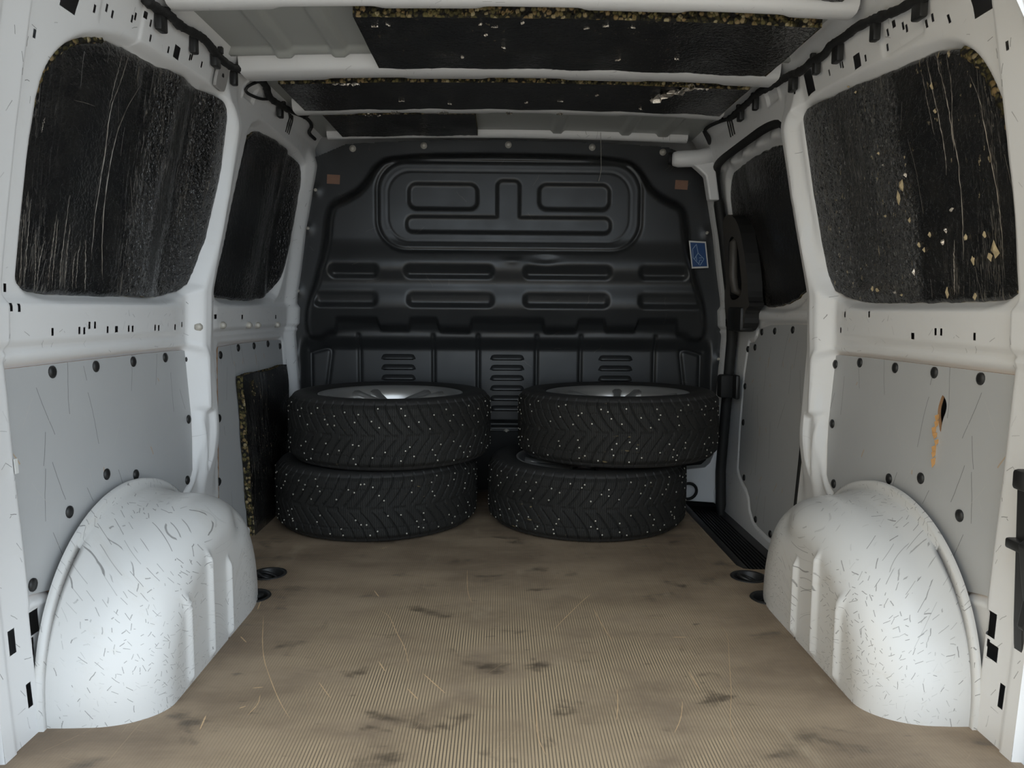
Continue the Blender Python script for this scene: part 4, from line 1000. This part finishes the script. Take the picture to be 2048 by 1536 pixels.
# ---------------------------------------------------------------- studded wheels
def tyre_mesh(name, dr, seed):
    side = [(.231, -.078), (.236, -.092), (.247, -.101), (.265, -.1065), (.285, -.108), (.303, -.106), (.315, -.1015)]
    tz = np.linspace(-.096, .096, 57)
    n = 1120; th = np.arange(n) / n * 2 * math.pi
    rows = [(r, z, False) for r, z in side] + [(0, z, True) for z in tz] + [(r, -z, False) for r, z in side[::-1]]
    P = np.zeros((len(rows), n + 1, 3)); UV = np.zeros((len(rows), n + 1, 2)); tha = np.r_[th, 2 * math.pi]
    N_ = 62; pitch = 2 * math.pi * .335 / N_
    for k, (r, z, tread) in enumerate(rows):
        if tread:
            v = z / .096; av = abs(v)
            r = .335 - .003 * av ** 2 - .012 * float(ss(av, .80, 1.0)) ** 1.5
            s = tha * .335; sh = dr * .058 * (1 - av) ** 1.7
            ph = ((s - sh) / pitch + (.5 if v < 0 else 0)) % 1.0
            dist = np.abs(ph - .5) * pitch
            g = 1 - np.clip((dist - .0012) / .0016, 0, 1)
            g *= float(ss(av, .05, .10))
            if .60 < av < .635: g = np.maximum(g, .55 * ((ph * 3) % 1 > .25))
            mid = ((s / pitch * .5) % 1.0); g = np.maximum(g, (av < .045) * (np.abs(mid - .5) < .3) * .5)
            rr = r - .007 * g
        else: rr = np.full(n + 1, r) - (0)
        P[k, :, 0] = rr * np.cos(tha); P[k, :, 1] = rr * np.sin(tha); P[k, :, 2] = z + .108
        UV[k, :, 0] = tha * .335; UV[k, :, 1] = z if tread else z + .5
    o = grid(name, P, UV, M['tread'], None, None, True)
    bm = bmesh.new(); bm.from_mesh(o.data); bmesh.ops.remove_doubles(bm, verts=bm.verts, dist=1e-6); bmesh.ops.recalc_face_normals(bm, faces=bm.faces); bm.to_mesh(o.data); bm.free()
    o.data.materials.append(M['rubber'])
    zc = np.array([p.center.z for p in o.data.polygons]) - .108
    o.data.polygons.foreach_set('material_index', (np.abs(zc) > .092).astype(np.int32)); return o
def studs_mesh(seed):
    r = np.random.RandomState(seed); V = []; F = []
    rowsz = [-.078, -.063, -.045, -.026, .026, .045, .063, .078]
    for row, z in enumerate(rowsz):
        for k in range(24):
            a = 2 * math.pi * (k + r.rand() * .9) / 24; zz = z + r.uniform(-.007, .007)
            if r.rand() < .06: continue
            R = .335 - .003 * (zz / .096) ** 2 - .012 * float(ss(abs(zz / .096), .80, 1.0)) ** 1.5
            c = np.array([math.cos(a), math.sin(a), 0]); p = c * R + np.array([0, 0, zz + .108])
            v, f = tube_data([p - c * .002, p + c * .0010, p + c * .0016], [.0027, .0027, .0016], 7)
            b = len(V); V += v; F += [tuple(i + b for i in q) for q in f]
    return V, F
def rim_parts(parent):
    rim = lathe('rim', [(.215, .020), (.236, .012), (.239, .024), (.222, .034), (.214, .06), (.214, .150), (.222, .186), (.229, .196), (.238, .198), (.240, .205), (.234, .2065), (.226, .200), (.216, .192), (.205, .165), (.205, .05), (.215, .020)], M['alloy'], parent, 96)
    for k in range(10):
        a = 2 * math.pi * (k // 2) / 5 + (.17 if k % 2 else -.17); c, s = math.cos(a), math.sin(a)
        pr_ = [(.045, .166, .016), (.10, .176, .014), (.17, .186, .013), (.210, .192, .018)]
        V = []
        for rr, z, hw in pr_:
            for dw, dz in ((-hw, -.022), (-hw, -.004), (-hw * .5, .003), (hw * .5, .003), (hw, -.004), (hw, -.022)):
                V.append((rr * c - dw * s, rr * s + dw * c, z + dz))
        F = [(i * 6 + j, i * 6 + (j + 1) % 6, (i + 1) * 6 + (j + 1) % 6, (i + 1) * 6 + j) for i in range(3) for j in range(6)] + [tuple(range(6))[::-1], tuple(range(18, 24))]
        mesh('spoke', V, F, M['alloy'], rim)
    lathe('hub', [(.0, .168), (.030, .169), (.034, .172), (.052, .172), (.066, .164), (.070, .145), (.066, .10), (.0, .10)], M['alloy'], rim, 48)
    lathe('centre_cap', [(.0, .182), (.018, .181), (.026, .176), (.028, .168)], M['alloy'], rim, 32)
    for k in range(5):
        a = 2 * math.pi * (k + .5) / 5; V, F = tube_data([(.052 * math.cos(a), .052 * math.sin(a), .165), (.052 * math.cos(a), .052 * math.sin(a), .1745)], .009, 10); mesh('bolt_seat', V, F, M['black'], rim)
    lathe('rim_shade_disc', [(.0, .075), (.200, .070), (.204, .05)], M['blackmatt'], rim, 48)  # matt black disc paints in the shade deep inside the rim
    return rim
def wheel(proto, loc, tilt, rz, label):
    e = empty('wheel', loc, label, 'wheel', 'studded winter wheels in two stacks')
    ty, st_, rim = proto
    def cp(o, par):
        c = o.copy(); COL.objects.link(c); c.parent = par; return c
    t2 = cp(ty, e); cp(st_, t2); r2 = cp(rim, e)
    for ch in RIMCH: cp(ch, r2)
    e.rotation_euler = (tilt[0], tilt[1], rz); return e
TY = {}
for dr in (1, -1):
    t = tyre_mesh('tyre', dr, 1); V, F = studs_mesh(4 + dr); s_ = mesh('studs', V, F, M['stud'], t); tag(s_, kind='stuff'); TY[dr] = (t, s_)
RIM = rim_parts(None); RIMCH = [o for o in RIM.children]
wheel((*TY[-1], RIM), (-.436, 2.512, .0), (0, 0), .3, 'studded tyre and alloy wheel at the bottom of the stack beside the leaning foam board')
wheel((*TY[1], RIM), (-.390, 2.512, .2165), (.0, .002), .9, 'studded tyre and alloy wheel on top of the stack beside the leaning foam board')
wheel((*TY[-1], RIM), (.272, 2.515, .0), (0, 0), 1.9, 'studded tyre and alloy wheel at the bottom of the stack beside the door step')
wheel((*TY[1], RIM), (.373, 2.512, .2235), (.008, .016), 2.5, 'tilted studded tyre and alloy wheel on top of the stack beside the door step')
for o in RIMCH + [RIM] + [x for p in TY.values() for x in p[::-1]]: bpy.data.objects.remove(o)

# ---------------------------------------------------------------- yard outside the open rear doors
tag(box('ground', (-30, -30, -.66), (30, 30, -.62), M['ground'], None, 0), kind='structure')

# unseen ochre wall, added to bounce warm light towards the scratched panel
tag(box('wall_bounce', (-9.0, -14.0, -.62), (-6.0, 5.0, 5.2), M['render'], None, .02), kind='structure')
# unseen lid over the rear opening, added to block overhead sky
tg = empty('tailgate', (0, 1.1, 1.44), 'white tailgate raised over the rear opening', 'tailgate')
V = [(-.80, 1.10, 1.49), (.80, 1.10, 1.49), (.74, .05, 1.86), (-.74, .05, 1.86), (-.80, 1.08, 1.45), (.80, 1.08, 1.45), (.74, .04, 1.80), (-.74, .04, 1.80)]
place(bevel(mesh('outer_panel', V, [(0, 1, 2, 3), (4, 7, 6, 5), (0, 4, 5, 1), (1, 5, 6, 2), (2, 6, 7, 3), (3, 7, 4, 0)], M['white'], None, False), .01), tg)
for sx in (-1, 1):
    place(tube('gas_strut', [(sx * .86, 1.09, 1.15), (sx * .80, .62, 1.62)], .011, M['black'], None, 10), tg)  # struts of the added lid, unseen as well
